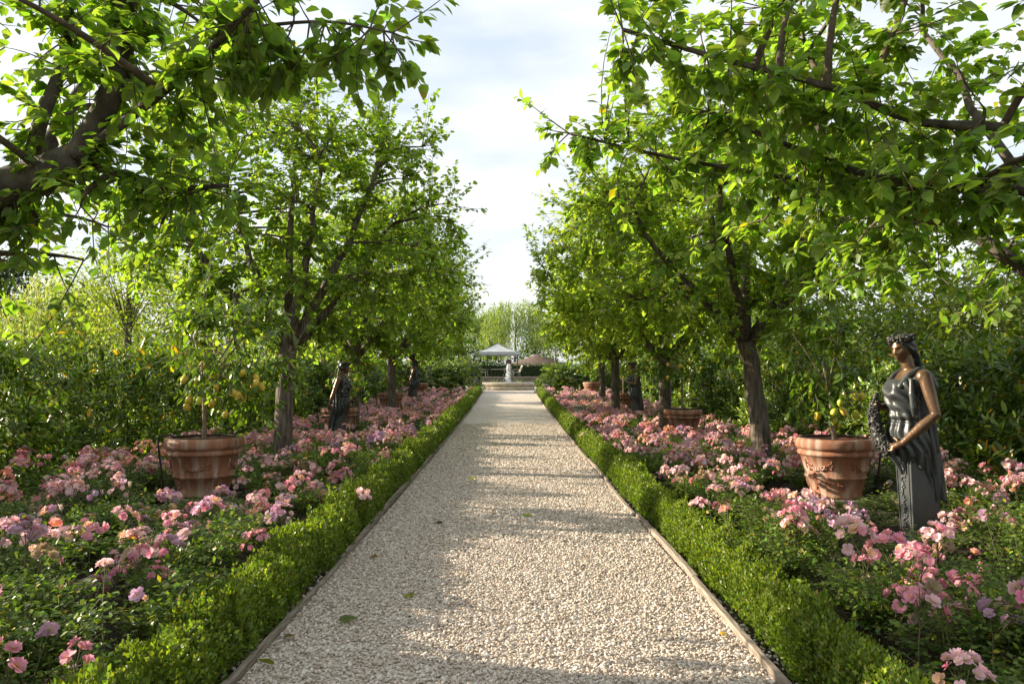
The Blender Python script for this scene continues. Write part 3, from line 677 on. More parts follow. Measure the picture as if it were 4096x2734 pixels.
for sx, side in ((-1, 'left'), (1, 'right')):
    y = 2.0; row = 0
    while y < 35.6:
        near = y < 14
        sp = 0.54 if y < 6.2 else (0.66 if near else 0.95)
        xs = np.arange(1.98 + (0.3 * sp if row % 2 else 0), 5.6 if y < 26 else 5.0, sp)
        for xi, x0 in enumerate(xs):
            X = sx * (x0 + rw.normal(0, 0.08)); Y = y + rw.normal(0, 0.10)
            if any((X - a) ** 2 + (Y - b) ** 2 < c * c for a, b, c in KEEP): continue
            low = any(abs(X / Y - a / b) * Y < 0.7 and 0 < b - Y < 2.0 for a, b, c in KEEP[:2]) or (abs(X / Y - 0.5525) * Y < 0.42 and 5.0 < Y < 6.6)
            px, py, d = proj(np.array([[X, Y, 0.4]]))
            if px[0] < -250 or px[0] > 4350: continue
            nb_count += 1
            root = empty('rose_bush', (X, Y, bz(Y) - 0.01), rw.uniform(0, 6.28))
            th = rw.choice(['pink', 'pink', 'light', 'salmon', 'mauve', 'light'])
            adj = {'pink': 'pink', 'light': 'pale pink', 'salmon': 'salmon', 'mauve': 'mauve pink'}[th] if near else 'mixed pink'
            lx, ly, ln_ = min(((a, b, c) for a, b, c in MARKS if a * sx > 0), key=lambda q: (q[0] - X) ** 2 + (q[1] - Y) ** 2)
            dx, dy = X - lx, Y - ly
            far_ = 'close ' if math.hypot(dx, dy) < 1.1 else ''
            if abs(X) < 2.35: wh_ = f'against the {side} box hedge near the {ln_}'
            elif abs(X) > 5.3: wh_ = f'{ORD[xi]} from the path, at the back near the {ln_}'
            else: wh_ = f'{ORD[xi]} from path, {far_}' + (('in front of' if dy < 0 else 'behind') if abs(dy) > abs(dx) else ('left of' if dx < 0 else 'right of')) + f' the {ln_}'
            tag(root, f'{adj} rose bush {wh_}', 'rose bush', f'rose bushes in the {side} bed')
            F_, S_ = (ROSE if near else ROSEF)[rw.integers(6 if near else 4)]
            k = rw.uniform(0.75, 1.28) * (1.15 if Y < 6 else 1.0) * (0.5 if low else 1)
            f = tag(mobj('foliage', F_, None, root), kind='stuff'); f.scale = (1, 1, k)
            if near: tag(mobj('canes', S_, None, root), kind='stuff').scale = (1, 1, k)
            if near:
                nc = rw.integers(1, 3) if low else rw.integers(2, 5) if (sx < 0 and Y < 6.2) else (rw.integers(3, 6) if Y < 6.2 else rw.integers(3, 7))
                if Y < 4.2: nc += 1
                for c in range(nc):
                    pool = [e for e in CLUST if (e[0] == th or rw.uniform() < 0.35)] or CLUST
                    hu, j, me = pool[rw.integers(len(pool))]
                    single = Y < 5.6
                    si = rw.integers(len(SPOTS))
                    if single: me = SPOTM[si]
                    a = rw.uniform(0, 6.28); r = 0.42 * math.sqrt(rw.uniform(0.02, 1)); hz = k * rw.uniform(0.12, 0.42) - (0.09 if low else 0)
                    o = mobj('bloom_cluster', me, None, root, (math.cos(a) * r, math.sin(a) * r, hz)); s = rw.uniform(0.75, 1.12)
                    o.rotation_euler = (rw.normal(0, 0.22), rw.normal(0, 0.22), rw.uniform(0, 6.28)); o.scale = (s, s, s)
                    if single:
                        for p_, e_, s_ in SPOTS[si]:
                            hb = hu if rw.uniform() < 0.7 else rw.choice(['light', 'peach', 'pink', 'rose'])
                            b_ = mobj('bloom', BLOOM[hb][rw.integers(4)], None, o, p_); b_.rotation_euler = e_; b_.scale = (s_,) * 3
                    else:
                        tag(o, kind='stuff')
                        if Y < 8: mobj('stalk', STALK, None, o)
            else:
                o = tag(mobj('blooms', FARB[rw.integers(7)], None, root), kind='stuff'); o.rotation_euler = (0, 0, rw.uniform(0, 6.28))
        y += sp * 0.92; row += 1
print('rose bushes', nb_count)

# ---------------------------------------------------------------- laurel hedges
def laurel_data(seed, n_sh, leaf, dims=(0.85, 0.85, 1.9)):
    rng = np.random.default_rng(seed); LP, LD, LN = [], [], []
    dims = np.array(dims)
    for k in range(n_sh):
        u = rng.normal(0, 1, 3); u[2] = abs(u[2]) * 1.1; u /= np.linalg.norm(u)
        q = 2.6; rr = 1 / (abs(u[0]) ** q + abs(u[1]) ** q + abs(u[2]) ** q) ** (1 / q)
        lump = 1 + 0.12 * math.sin(u[0] * 6 + seed) * math.sin(u[1] * 5 + 2 * seed) + 0.09 * math.sin(u[2] * 8 + seed)
        inner = rng.uniform() < 0.22
        b = u * rr * lump * dims * (rng.uniform(0.55, 0.8) if inner else rng.uniform(0.82, 0.97)) ; b[2] = max(0.05, b[2] - 0.05)
        d = u * np.array([1, 1, 0.5]) + np.array([0, 0, 0.75]) + rng.normal(0, 0.25, 3); d /= np.linalg.norm(d)
        ln = rng.uniform(0.10, 0.26)
        s1 = np.cross(d, [0.2, 0.9, 0.3]); s1 /= np.linalg.norm(s1); s2 = np.cross(d, s1)
        for m in range(9):
            f = m / 8; az = m * 2.4
            sd = s1 * math.cos(az) + s2 * math.sin(az)
            LP.append(b + d * ln * f); LD.append(d * (0.25 + 0.6 * f) + sd * 0.9 + rng.normal(0, 0.15, 3)); LN.append(d * 0.8 - sd * 0.3 + np.array([0, 0, 0.3]) + rng.normal(0, 0.2, 3))
    LP, LD, LN = map(np.array, (LP, LD, LN)); n = len(LP); sz = leaf * rng.uniform(0.65, 1.15, n)
    C = leaf_cols(rng, n, (0.08, 0.125, 0.022), 0.38, 0.018, (0.42, 0.24, 0.02))
    nw = (rng.uniform(0, 1, n) < 0.25) | ((LP[:, 2] > 1.5) & (rng.uniform(0, 1, n) < 0.6)); C[nw] *= np.array([2.0, 1.75, 1.1])
    return frames(LD, LN, sz), LP, sz, C
LV = []
for s in range(5):
    Rm, Tm, sz, C = laurel_data(s, 360, 0.15); me = batch('foliage', T_LAUREL, Rm, Tm, C, True); me.materials.append(M['laurel']); LV.append(me)
LF = []
for s in range(4):
    Rm, Tm, sz, C = laurel_data(s + 30, 230, 0.18); me = batch('foliage', T_SMALL, Rm, Tm, C, True); me.materials.append(M['laurel']); LF.append(me)
rl = np.random.default_rng(29)
def laurel_row(label, pts, zsc=1.0, first=None):
    p0 = pts[0]; h = empty('laurel_hedge', (p0[0], p0[1], bz(p0[1]) - 0.03)); tag(h, label, 'hedge')
    for q, (x, y) in enumerate(pts):
        zz = bz(y) - bz(p0[1])
        if first is not None and q == first:
            Rm, Tm, sz, C = laurel_data(71, 360, 0.15); T2 = Tm * np.array([1, 1, zsc * 1.05]) + np.array([x - p0[0], y - p0[1], zz])
            split_leaves(h, 'leaf', T_LAUREL, M['laurel'], Rm, T2, sz, C, 300, 'foliage', None, 5); continue
        ms = LV if y < 21 else LF
        o = tag(mobj('foliage', ms[rl.integers(len(ms))], None, h, (x - p0[0] + rl.normal(0, 0.06), y - p0[1], zz)), kind='stuff')
        o.rotation_euler = (0, 0, rl.uniform(0, 6.28)); o.scale = (1, 1, zsc * rl.uniform(0.78, 1.16))
laurel_row('tall glossy laurel hedge behind the roses on the left', [(-6.55, y) for y in np.arange(6.5, 37, 1.1)], 1.0, 3)
laurel_row('tall glossy laurel hedge behind the bronze statue on the right', [(6.75, y) for y in np.arange(6.5, 37, 1.1)], 1.0, 4)
laurel_row('laurel hedge closing the left bed beside the fountain', [(-x, 37.4) for x in np.arange(2.25, 6.6, 0.95)], 0.80)
laurel_row('laurel hedge closing the right bed beside the fountain', [(x, 37.2) for x in np.arange(2.3, 6.6, 0.95)], 0.80)

# ---------------------------------------------------------------- terracotta pots with lemon trees
def pot_profile():
    H = 0.66
    return [(0.0, 0.02), (0.25, 0.0), (0.272, 0.008), (0.278, 0.03), (0.268, 0.045), (0.285, 0.12), (0.313, 0.215), (0.328, 0.222), (0.333, 0.235), (0.328, 0.248), (0.320, 0.256), (0.345, 0.36), (0.372, 0.465),
            (0.392, 0.470), (0.404, 0.485), (0.404, 0.505), (0.392, 0.522), (0.380, 0.530), (0.392, 0.536), (0.416, 0.548), (0.426, 0.575), (0.426, 0.620), (0.418, 0.648), (0.400, H), (0.375, H), (0.362, 0.645), (0.355, 0.60), (0.350, 0.56)]
POT = lathe('body', pot_profile(), 56); POT.materials.append(M['terracotta'])
POTSOIL = lathe('soil', [(0.0, 0.585), (0.2, 0.59), (0.354, 0.58)], 24); POTSOIL.materials.append(M['soil'])
def blob_mesh(name, pts, mat, seed=0, sub=1):
    bm = bmesh.new(); rng = np.random.default_rng(seed)
    for p, r in pts:
        m_ = Matrix.Translation(p) @ Matrix.Rotation(rng.uniform(0, 6.28), 4, 'Z') @ Matrix.Diagonal((r * rng.uniform(0.8, 1.2), r * rng.uniform(0.8, 1.2), r * rng.uniform(0.7, 1.1), 1))
        bmesh.ops.create_icosphere(bm, subdivisions=sub, radius=1.0, matrix=m_)
    me = bm_mesh(name, bm, True); me.materials.append(mat); return me
def rad_at(z): return 0.32 + (z - 0.256) * (0.052 / 0.209)
def swag(seed):
    pts = []; rng = np.random.default_rng(seed)
    for t in np.linspace(-1, 1, 26):
        a = t * 0.44; z = 0.405 - 0.085 * (1 - t * t); r = rad_at(z) + 0.004
        n = 3 if abs(t) < 0.65 else 1
        for q in range(n):
            aa = a + rng.normal(0, 0.02); z2 = z + rng.normal(0, 0.014 if n > 1 else 0.004)
            pts.append(((r * math.sin(aa), -r * math.cos(aa), z2), 0.014 * (1.15 - 0.55 * abs(t)) * rng.uniform(0.8, 1.2)))
    for sg in (-1, 1):
        for z in np.linspace(0.42, 0.33, 7):
            r = rad_at(z) + 0.003; a = sg * 0.46 + rng.normal(0, 0.01); pts.append(((r * math.sin(a), -r * math.cos(a), z), 0.011))
    return blob_mesh('swag', pts, M['terracotta'], seed)
SWAG = swag(1)
def rosette():
    pts = []; r0 = 0.298
    for k in range(12):
        a = k * 2 * math.pi / 12
        for f in (0.45, 0.8, 1.05):
            dx, dz = math.cos(a) * 0.042 * f, math.sin(a) * 0.048 * f; z = 0.155 + dz; pts.append(((dx, -(r0 + (z - 0.155) * 0.28), z), 0.009))
    pts.append(((0, -r0 - 0.003, 0.155), 0.014)); return blob_mesh('rosette', pts, M['terracotta'], 2)
ROSET = rosette()
T_LEM = Tmpl([(0,0,0),(0.3,0.23,0.03),(0.68,0.20,0.02),(1,0,-0.08),(0.68,-0.20,0.02),(0.3,-0.23,0.03),(0.32,0,-0.015),(0.68,0,-0.035)], [(0,6,1),(6,7,2,1),(7,3,2),(0,5,6),(5,4,7,6),(4,3,7)])
def lemon_mesh(col):
    prof = [(0.0, -0.052), (0.006, -0.050), (0.011, -0.043), (0.024, -0.032), (0.032, -0.014), (0.034, 0.004), (0.030, 0.022), (0.020, 0.036), (0.008, 0.043), (0.0, 0.045)]
    me = lathe('lemon', prof, 12)
    m = mat_noise('lemon_skin', col, tuple(min(1, c * 1.15) for c in col), 40, 0.42, 0.15, spec=0.45); me.materials.append(m); return me
LEMY, LEMG = lemon_mesh((0.52, 0.37, 0.045)), lemon_mesh((0.34, 0.36, 0.03))
def lemon_tree(x, y, z, seed, label, stem_h, cc, cr, n_tw, per, n_lem, green=0.3, parts=250, lean=0.0, leaf=0.088, col=(0.09, 0.145, 0.018)):
    rng = np.random.default_rng(seed)
    root = empty('lemon_tree', (x, y, z)); tag(root, label, 'lemon tree', 'potted lemon trees'); off = np.array(root.location)
    top = np.array([lean, 0, stem_h])
    P = bez((0, 0, -0.05), (lean * 0.3, 0.0, stem_h * 0.6), top, 8); mobj('trunk', tubes_mesh('trunk', [(P, np.linspace(0.027, 0.019, 8))], 10, True), M['lemon_bark'], root)
    cc = np.array(cc); cr = np.array(cr); limbs = []
    for k in range(5):
        a = k * 1.2566 + rng.normal(0, 0.2); e = cc + cr * np.array([math.cos(a) * 0.6, math.sin(a) * 0.6, rng.uniform(-0.2, 0.6)])
        Q = bez(top, (top + e) / 2 + np.array([0, 0, 0.1]), e, 8); limbs.append(Q); mobj('branch', tubes_mesh('branch', [(Q, np.linspace(0.013, 0.005, 8))], 6, False), M['lemon_bark'], root)
    sec, tw, LP, LD, LN = grow(rng, top, limbs, cc, cr, 16, n_tw, leaf, per, 0.2, 1.1, None, 0.35)
    tag(mobj('twigs', tubes_mesh('twigs', [(s, np.linspace(0.005, 0.002, len(s))) for s in sec + tw], 4, False), M['green_stem'], root), kind='stuff')
    n = len(LP); sz = leaf * rng.uniform(0.65, 1.25, n); C = leaf_cols(rng, n, col, 0.26, 0.02)
    nw = rng.uniform(0, 1, n) < 0.25; C[nw] *= np.array([1.7, 1.6, 1.1])
    split_leaves(root, 'leaf', T_LEM, M['lemon_leaf'], frames(LD, LN, sz), LP, sz, C, parts, 'crown', off, seed)
    ends = np.array([t[-1] for t in tw]); low = ends[(ends[:, 2] < cc[2] + 0.1)]
    pick = low[np.argsort(low[:, 1] + rng.uniform(0, cr[1] * 1.2, len(low)))][:n_lem]
    for q in pick:
        me = LEMG if rng.uniform() < green else LEMY
        o = mobj('lemon', me, None, root, tuple(q + np.array([rng.normal(0, 0.02), rng.normal(0, 0.02), -0.05]))); s = rng.uniform(0.9, 1.2)
        o.rotation_euler = (rng.normal(0, 0.25), rng.normal(0, 0.25), rng.uniform(0, 6.28)); o.scale = (s, s, s)
    return root
POTS = [(-3.48, 8.5, 'front left', 0.10), (3.70, 8.4, 'front right', 0.6), (-3.88, 17.0, 'second left', 0.3), (3.83, 16.3, 'second right', 0.4), (-3.97, 24.9, 'third left', 1.2), (3.85, 24.8, 'third right', 0.5), (-4.05, 33.4, 'fourth left', 1.0), (3.84, 34.0, 'fourth right', 0.2)]
WHERE = ['beside the left laurel hedge', 'next to the near bronze statue', 'behind the first left statue', 'in front of the second right tree', 'in the middle of the left roses', 'behind the second right statue', 'behind the second left statue', 'farthest up the right bed']
for (x, y, nm, rz), wh in zip(POTS, WHERE):
    g = bz(y); hh = 0.085
    sl_ = empty('stone_slab', (x, y, g)); tag(sl_, f'flat grey stone slabs under the terracotta pot {wh}', 'slab')
    mobj('slab', box_mesh('slab', (0, 0, 0.02), (0.72, 0.70, 0.055), 0.012, 0.2), M['slab'], sl_); mobj('slab', box_mesh('slab', (0.01, 0, 0.067), (0.62, 0.64, 0.034), 0.010, -0.1), M['slab'], sl_)
    p = empty('terracotta_pot', (x, y, g + hh), rz); tag(p, f'large terracotta pot with rolled rim {wh}', 'pot', 'terracotta lemon pots')
    mobj('body', POT, None, p); mobj('soil', POTSOIL, None, p)
    for k in range(4):
        mobj('swag', SWAG, None, p).rotation_euler = (0, 0, k * math.pi / 2)
        mobj('rosette', ROSET, None, p).rotation_euler = (0, 0, k * math.pi / 2 + math.pi / 4 * 1.0)
    # watering pipe: up the side, over the rim, round the soil
    sd = -1 if x < 0 else 1
    top = g + hh + 0.68
    pts = [(x + sd * 0.40, y - 0.06, g), (x + sd * 0.45, y - 0.06, g + 0.3), (x + sd * 0.50, y - 0.08, top - 0.05), (x + sd * 0.48, y - 0.08, top), (x + sd * 0.38, y - 0.02, top + 0.005)]
    ring = [(x + 0.36 * math.cos(a) * sd, y + 0.36 * math.sin(a), g + hh + 0.655) for a in np.linspace(0.0, 5.6, 24)]
    hs = mobj('watering_pipe', tubes_mesh('watering_pipe', [(pts + ring, [0.011] * (len(pts) + len(ring)))], 8), M['black_pipe'])
    tag(hs, f'black watering pipe looped over the pot {wh}', 'pipe', 'watering pipes on the pots')
LZ = 0.085 + 0.58
lemon_tree(-3.48, 8.5, bz(8.5) + LZ, 1, 'lemon tree with ripe yellow fruit in the front left pot', 0.66, (0.34, 0, 1.12), (0.78, 0.6, 0.85), 200, 10, 22, 0.05, 300, -0.02, 0.095)
lemon_tree(3.70, 8.4, bz(8.4) + LZ, 2, 'lemon tree with greenish fruit in the pot next to the near statue', 0.60, (-0.12, 0.05, 1.0), (0.52, 0.45, 0.72), 120, 10, 15, 0.65, 300, -0.06, 0.095)
lemon_tree(-3.88, 17.0, bz(17) + LZ, 3, 'lemon tree in the pot behind the first left statue', 0.55, (0.2, 0, 0.95), (0.55, 0.5, 0.6), 85, 8, 8, 0.2, 0, 0, 0.1)
lemon_tree(3.83, 16.3, bz(16.3) + LZ, 4, 'lemon tree with yellow fruit in the second right pot', 0.85, (-0.3, 0, 1.25), (0.85, 0.6, 0.55), 110, 8, 10, 0.1, 0, 0, 0.1, (0.08, 0.14, 0.016))
lemon_tree(-3.97, 24.9, bz(24.9) + LZ, 5, 'lemon tree in the third left pot', 0.6, (0, 0, 0.9), (0.5, 0.5, 0.75), 75, 8, 6, 0.2, 0, 0, 0.12)
lemon_tree(3.85, 24.8, bz(24.8) + LZ, 6, 'lemon tree in the pot behind the second right statue', 0.7, (0, 0, 1.15), (0.6, 0.5, 0.55), 70, 8, 6, 0.1, 0, 0, 0.12)
lemon_tree(3.84, 34.0, bz(34.0) + LZ, 7, 'lemon tree in the farthest right pot', 0.7, (0, 0, 1.1), (0.7, 0.6, 0.7), 70, 8, 4, 0.2, 0, 0, 0.14, (0.1, 0.17, 0.02))
#PART3

# ---------------------------------------------------------------- bronze statues
def mat_bronze(name, c1, c2, c3, rough, metal):
    m = bpy.data.materials.new(name); t, o = nodes(m)
    tc = t.nodes.new('ShaderNodeTexCoord'); n = t.nodes.new('ShaderNodeTexNoise'); n.inputs['Scale'].default_value = 9; n.inputs['Detail'].default_value = 8; n.inputs['Roughness'].default_value = 0.65
    mq = t.nodes.new('ShaderNodeMapping'); mq.inputs['Scale'].default_value = (1.6, 1.6, 0.5)
    r = t.nodes.new('ShaderNodeValToRGB'); e = r.color_ramp.elements; e[0].position = 0.35; e[0].color = (*c1, 1); e[1].position = 0.58; e[1].color = (*c2, 1)
    q = e.new(0.72); q.color = (*c3, 1)
    g = t.nodes.new('ShaderNodeNewGeometry'); pr = t.nodes.new('ShaderNodeValToRGB'); pr.color_ramp.elements[0].position = 0.47; pr.color_ramp.elements[1].position = 0.60
    mx = t.nodes.new('ShaderNodeMix'); mx.data_type = 'RGBA'; mx.inputs[7].default_value = (*[min(1, c * 1.7 + 0.015) for c in c2], 1)
    p = t.nodes.new('ShaderNodeBsdfPrincipled'); p.inputs['Metallic'].default_value = metal; p.inputs['Roughness'].default_value = rough
    b = t.nodes.new('ShaderNodeBump'); b.inputs['Strength'].default_value = 0.25; b.inputs['Distance'].default_value = 0.01
    n2 = t.nodes.new('ShaderNodeTexNoise'); n2.inputs['Scale'].default_value = 45; n2.inputs['Detail'].default_value = 5
    link(t, tc.outputs['Object'], mq.inputs['Vector']); link(t, mq.outputs['Vector'], n.inputs['Vector']); link(t, tc.outputs['Object'], n2.inputs['Vector']); link(t, n.outputs['Fac'], r.inputs['Fac'])
    link(t, g.outputs['Pointiness'], pr.inputs['Fac']); link(t, pr.outputs['Color'], mx.inputs[0]); link(t, r.outputs['Color'], mx.inputs[6])
    link(t, mx.outputs[2], p.inputs['Base Color']); link(t, n2.outputs['Fac'], b.inputs['Height']); link(t, b.outputs[0], p.inputs['Normal']); link(t, p.outputs[0], o.inputs[0])
    return m
M['skin_bronze'] = mat_bronze('skin_bronze', (0.065, 0.036, 0.020), (0.13, 0.075, 0.040), (0.17, 0.105, 0.06), 0.36, 0.5)
M['cloth_bronze'] = mat_bronze('cloth_bronze', (0.014, 0.016, 0.017), (0.046, 0.050, 0.050), (0.065, 0.095, 0.088), 0.40, 0.35)

M['garland'] = mat_noise('garland_bronze', (0.02, 0.02, 0.02), (0.075, 0.075, 0.068), 30, 0.45, metallic=0.35)
def loft(rings, seg=64, fold=None, cap=True):
    """rings: (z, hw, hd, yc); fold(theta, z) -> extra radius"""
    a = np.arange(seg) * 2 * math.pi / seg; V = []
    for z, hw, hd, yc in rings:
        f = fold(a, z) if fold is not None else 0
        zz = np.full(seg, z)
        V.append(np.stack([np.cos(a) * (hw + f), np.sin(a) * (hd + f) + yc, zz], axis=1))
    n = len(rings); i = np.arange(n - 1)[:, None] * seg; j = np.arange(seg)[None, :]; j2 = (j + 1) % seg
    Q = np.stack([i + j, i + j2, i + seg + j2, i + seg + j], axis=2).reshape(-1, 4)
    L = [Q.ravel()]; S = [np.arange(len(Q)) * 4]
    if cap:
        lo = len(Q) * 4; L += [np.arange(seg)[::-1], np.arange(seg) + (n - 1) * seg]; S += [np.array([lo]), np.array([lo + seg])]
    return np.concatenate(V), np.concatenate(L), np.concatenate(S)
def resample(rings, n):
    R = np.array(rings); t = np.linspace(0, len(R) - 1, n); i = np.minimum(t.astype(int), len(R) - 2); f = (t - i)[:, None]
    p0 = R[np.maximum(i - 1, 0)]; p1 = R[i]; p2 = R[i + 1]; p3 = R[np.minimum(i + 2, len(R) - 1)]
    return 0.5 * ((2*p1) + (-p0+p2)*f + (2*p0-5*p1+4*p2-p3)*f**2 + (-p0+3*p1-3*p2+p3)*f**3)
def head_mesh_data(c, rz, tilt, sc=1.0):
    na, nb = 56, 44; V = []
    G = lambda v, m, s: np.exp(-((v - m) / s) ** 2)
    for j in range(nb + 1):
        ph = math.pi * j / nb; 
        for i in range(na):
            th = 2 * math.pi * i / na
            d = np.array([math.sin(ph) * math.cos(th), math.sin(ph) * math.sin(th), math.cos(ph)])
            p = d * np.array([0.074, 0.094, 0.122])
            if p[2] < 0: p[0] *= 1 - 0.30 * smooth(0.0, 0.12, -p[2]); p[1] += -0.010 * smooth(0, 0.12, -p[2]) if d[1] < 0 else 0.03 * smooth(0.02, 0.12, -p[2]) * -1
            if d[1] < -0.15:
                x, z = p[0], p[2]; k = smooth(-0.15, -0.55, d[1]) if False else min(1, (-d[1] - 0.15) / 0.4)
                f = 0.016 * G(x, 0, 0.016) * (G(z, -0.030, 0.016) + 0.6 * G(z, -0.004, 0.022))
                f -= 0.022 * (G(x, 0.032, 0.017) + G(x, -0.032, 0.016)) * G(z, 0.006, 0.013)
                f += 0.005 * (G(x, 0.032, 0.010) + G(x, -0.032, 0.010)) * G(z, 0.004, 0.006)
                f += 0.009 * G(abs(x), 0.03, 0.02) * G(z, 0.028, 0.009)
                f += 0.012 * G(x, 0, 0.021) * (G(z, -0.061, 0.0055) + G(z, -0.074, 0.006)) - 0.004 * G(x, 0, 0.02) * G(z, -0.0675, 0.003)
                f += 0.012 * G(x, 0, 0.022) * G(z, -0.102, 0.016)
                f += 0.004 * G(abs(x), 0.042, 0.018) * G(z, -0.03, 0.02)
                p[1] -= f * k
            V.append(p)
    V = np.array(V) * sc
    Rm = (Matrix.Rotation(rz, 3, 'Z') @ Matrix.Rotation(tilt, 3, 'X')); V = V @ np.array(Rm).T + np.array(c)
    Q = [(j*na+i, (j+1)*na+i, (j+1)*na+(i+1) % na, j*na+(i+1) % na) for j in range(nb) for i in range(na)]
    Q = np.array(Q); return V, Q.ravel(), np.arange(len(Q)) * 4
def join_data(items):
    Vs, Ls, Ss, off, lo = [], [], [], 0, 0
    for V, L, S in items:
        Vs.append(V); Ls.append(np.asarray(L) + off); Ss.append(np.asarray(S) + lo); off += len(V); lo += len(L)
    return np.concatenate(Vs), np.concatenate(Ls), np.concatenate(Ss)
def tube_item(pts, radii, sides=14):
    pts = [np.array(p, dtype=float) for p in pts]
    # rounded ends
    d0 = pts[0] - pts[1]; d0 /= np.linalg.norm(d0); d1 = pts[-1] - pts[-2]; d1 /= np.linalg.norm(d1)
    pts = [pts[0] + d0 * radii[0] * 0.9, pts[0] + d0 * radii[0] * 0.55] + pts + [pts[-1] + d1 * radii[-1] * 0.55, pts[-1] + d1 * radii[-1] * 0.9]
    radii = [radii[0] * 0.35, radii[0] * 0.82] + list(radii) + [radii[-1] * 0.82, radii[-1] * 0.35]
    V, Q, caps = tube_data(pts, radii, sides)
    L = [Q.ravel()] + [np.array(c) for c in caps]; S = list(np.arange(len(Q)) * 4); lo = len(Q) * 4
    for c in caps: S.append(lo); lo += len(c)
    return V, np.concatenate(L), np.array(S)
def ball_item(c, r, n=16):
    a = np.linspace(0, math.pi, n + 1)[1:-1]; pts = []
    V, L, S = loft([(-math.cos(x), math.sin(x), math.sin(x), 0) for x in a], 20)
    return V * np.array(r) + np.array(c), L, S
def remeshed(name, data, voxel, smooth_it=2):
    me = fast_mesh(name, *data); o = bpy.data.objects.new(name, me); COL.objects.link(o)
    bm = bmesh.new(); bm.from_mesh(me); bmesh.ops.recalc_face_normals(bm, faces=bm.faces[:]); bm.to_mesh(me); bm.free()
    r = o.modifiers.new('r', 'REMESH'); r.mode = 'VOXEL'; r.voxel_size = voxel; r.use_smooth_shade = True
    if smooth_it:
        s = o.modifiers.new('s', 'SMOOTH'); s.iterations = smooth_it; s.factor = 0.5
    dg = bpy.context.evaluated_depsgraph_get(); dg.update()
    res = bpy.data.meshes.new_from_object(o.evaluated_get(dg)); res.name = name
    bpy.data.objects.remove(o); return res
def hand_items(wrist, palm, fdir, curl, thumb, side, r=0.0095):
    """palm box as flattened tube, four fingers of unequal length bending along curl, thumb from the side of the palm"""
    w_, p_ = np.array(wrist, float), np.array(palm, float); fd = np.array(fdir, float); fd /= np.linalg.norm(fd)
    cu = np.array(curl, float); cu /= np.linalg.norm(cu); sd = np.array(side, float); sd /= np.linalg.norm(sd)
    it = [tube_item([w_, w_ * 0.5 + p_ * 0.5, p_], [0.027, 0.030, 0.026])]
    it.append(tube_item([p_ - sd * 0.028, p_ + sd * 0.028], [0.019, 0.018]))
    for k, (o_, ln) in enumerate(((-0.033, 0.066), (-0.011, 0.078), (0.011, 0.074), (0.032, 0.060))):
        b = p_ + sd * o_ + fd * 0.012; m = b + fd * ln * 0.45 + cu * ln * 0.12; e = m + fd * ln * 0.22 + cu * ln * 0.34; t = e + cu * ln * 0.34 - fd * ln * 0.06
        it.append(tube_item([b, m, e, t], [r, r * 0.95, r * 0.88, r * 0.75], 10))
    b = w_ * 0.45 + p_ * 0.55 - sd * 0.026; th = np.array(thumb, float); th /= np.linalg.norm(th)
    it.append(tube_item([b, b + th * 0.032 - sd * 0.012, b + th * 0.062 - sd * 0.006], [0.013, 0.0115, 0.009], 10))
    return it
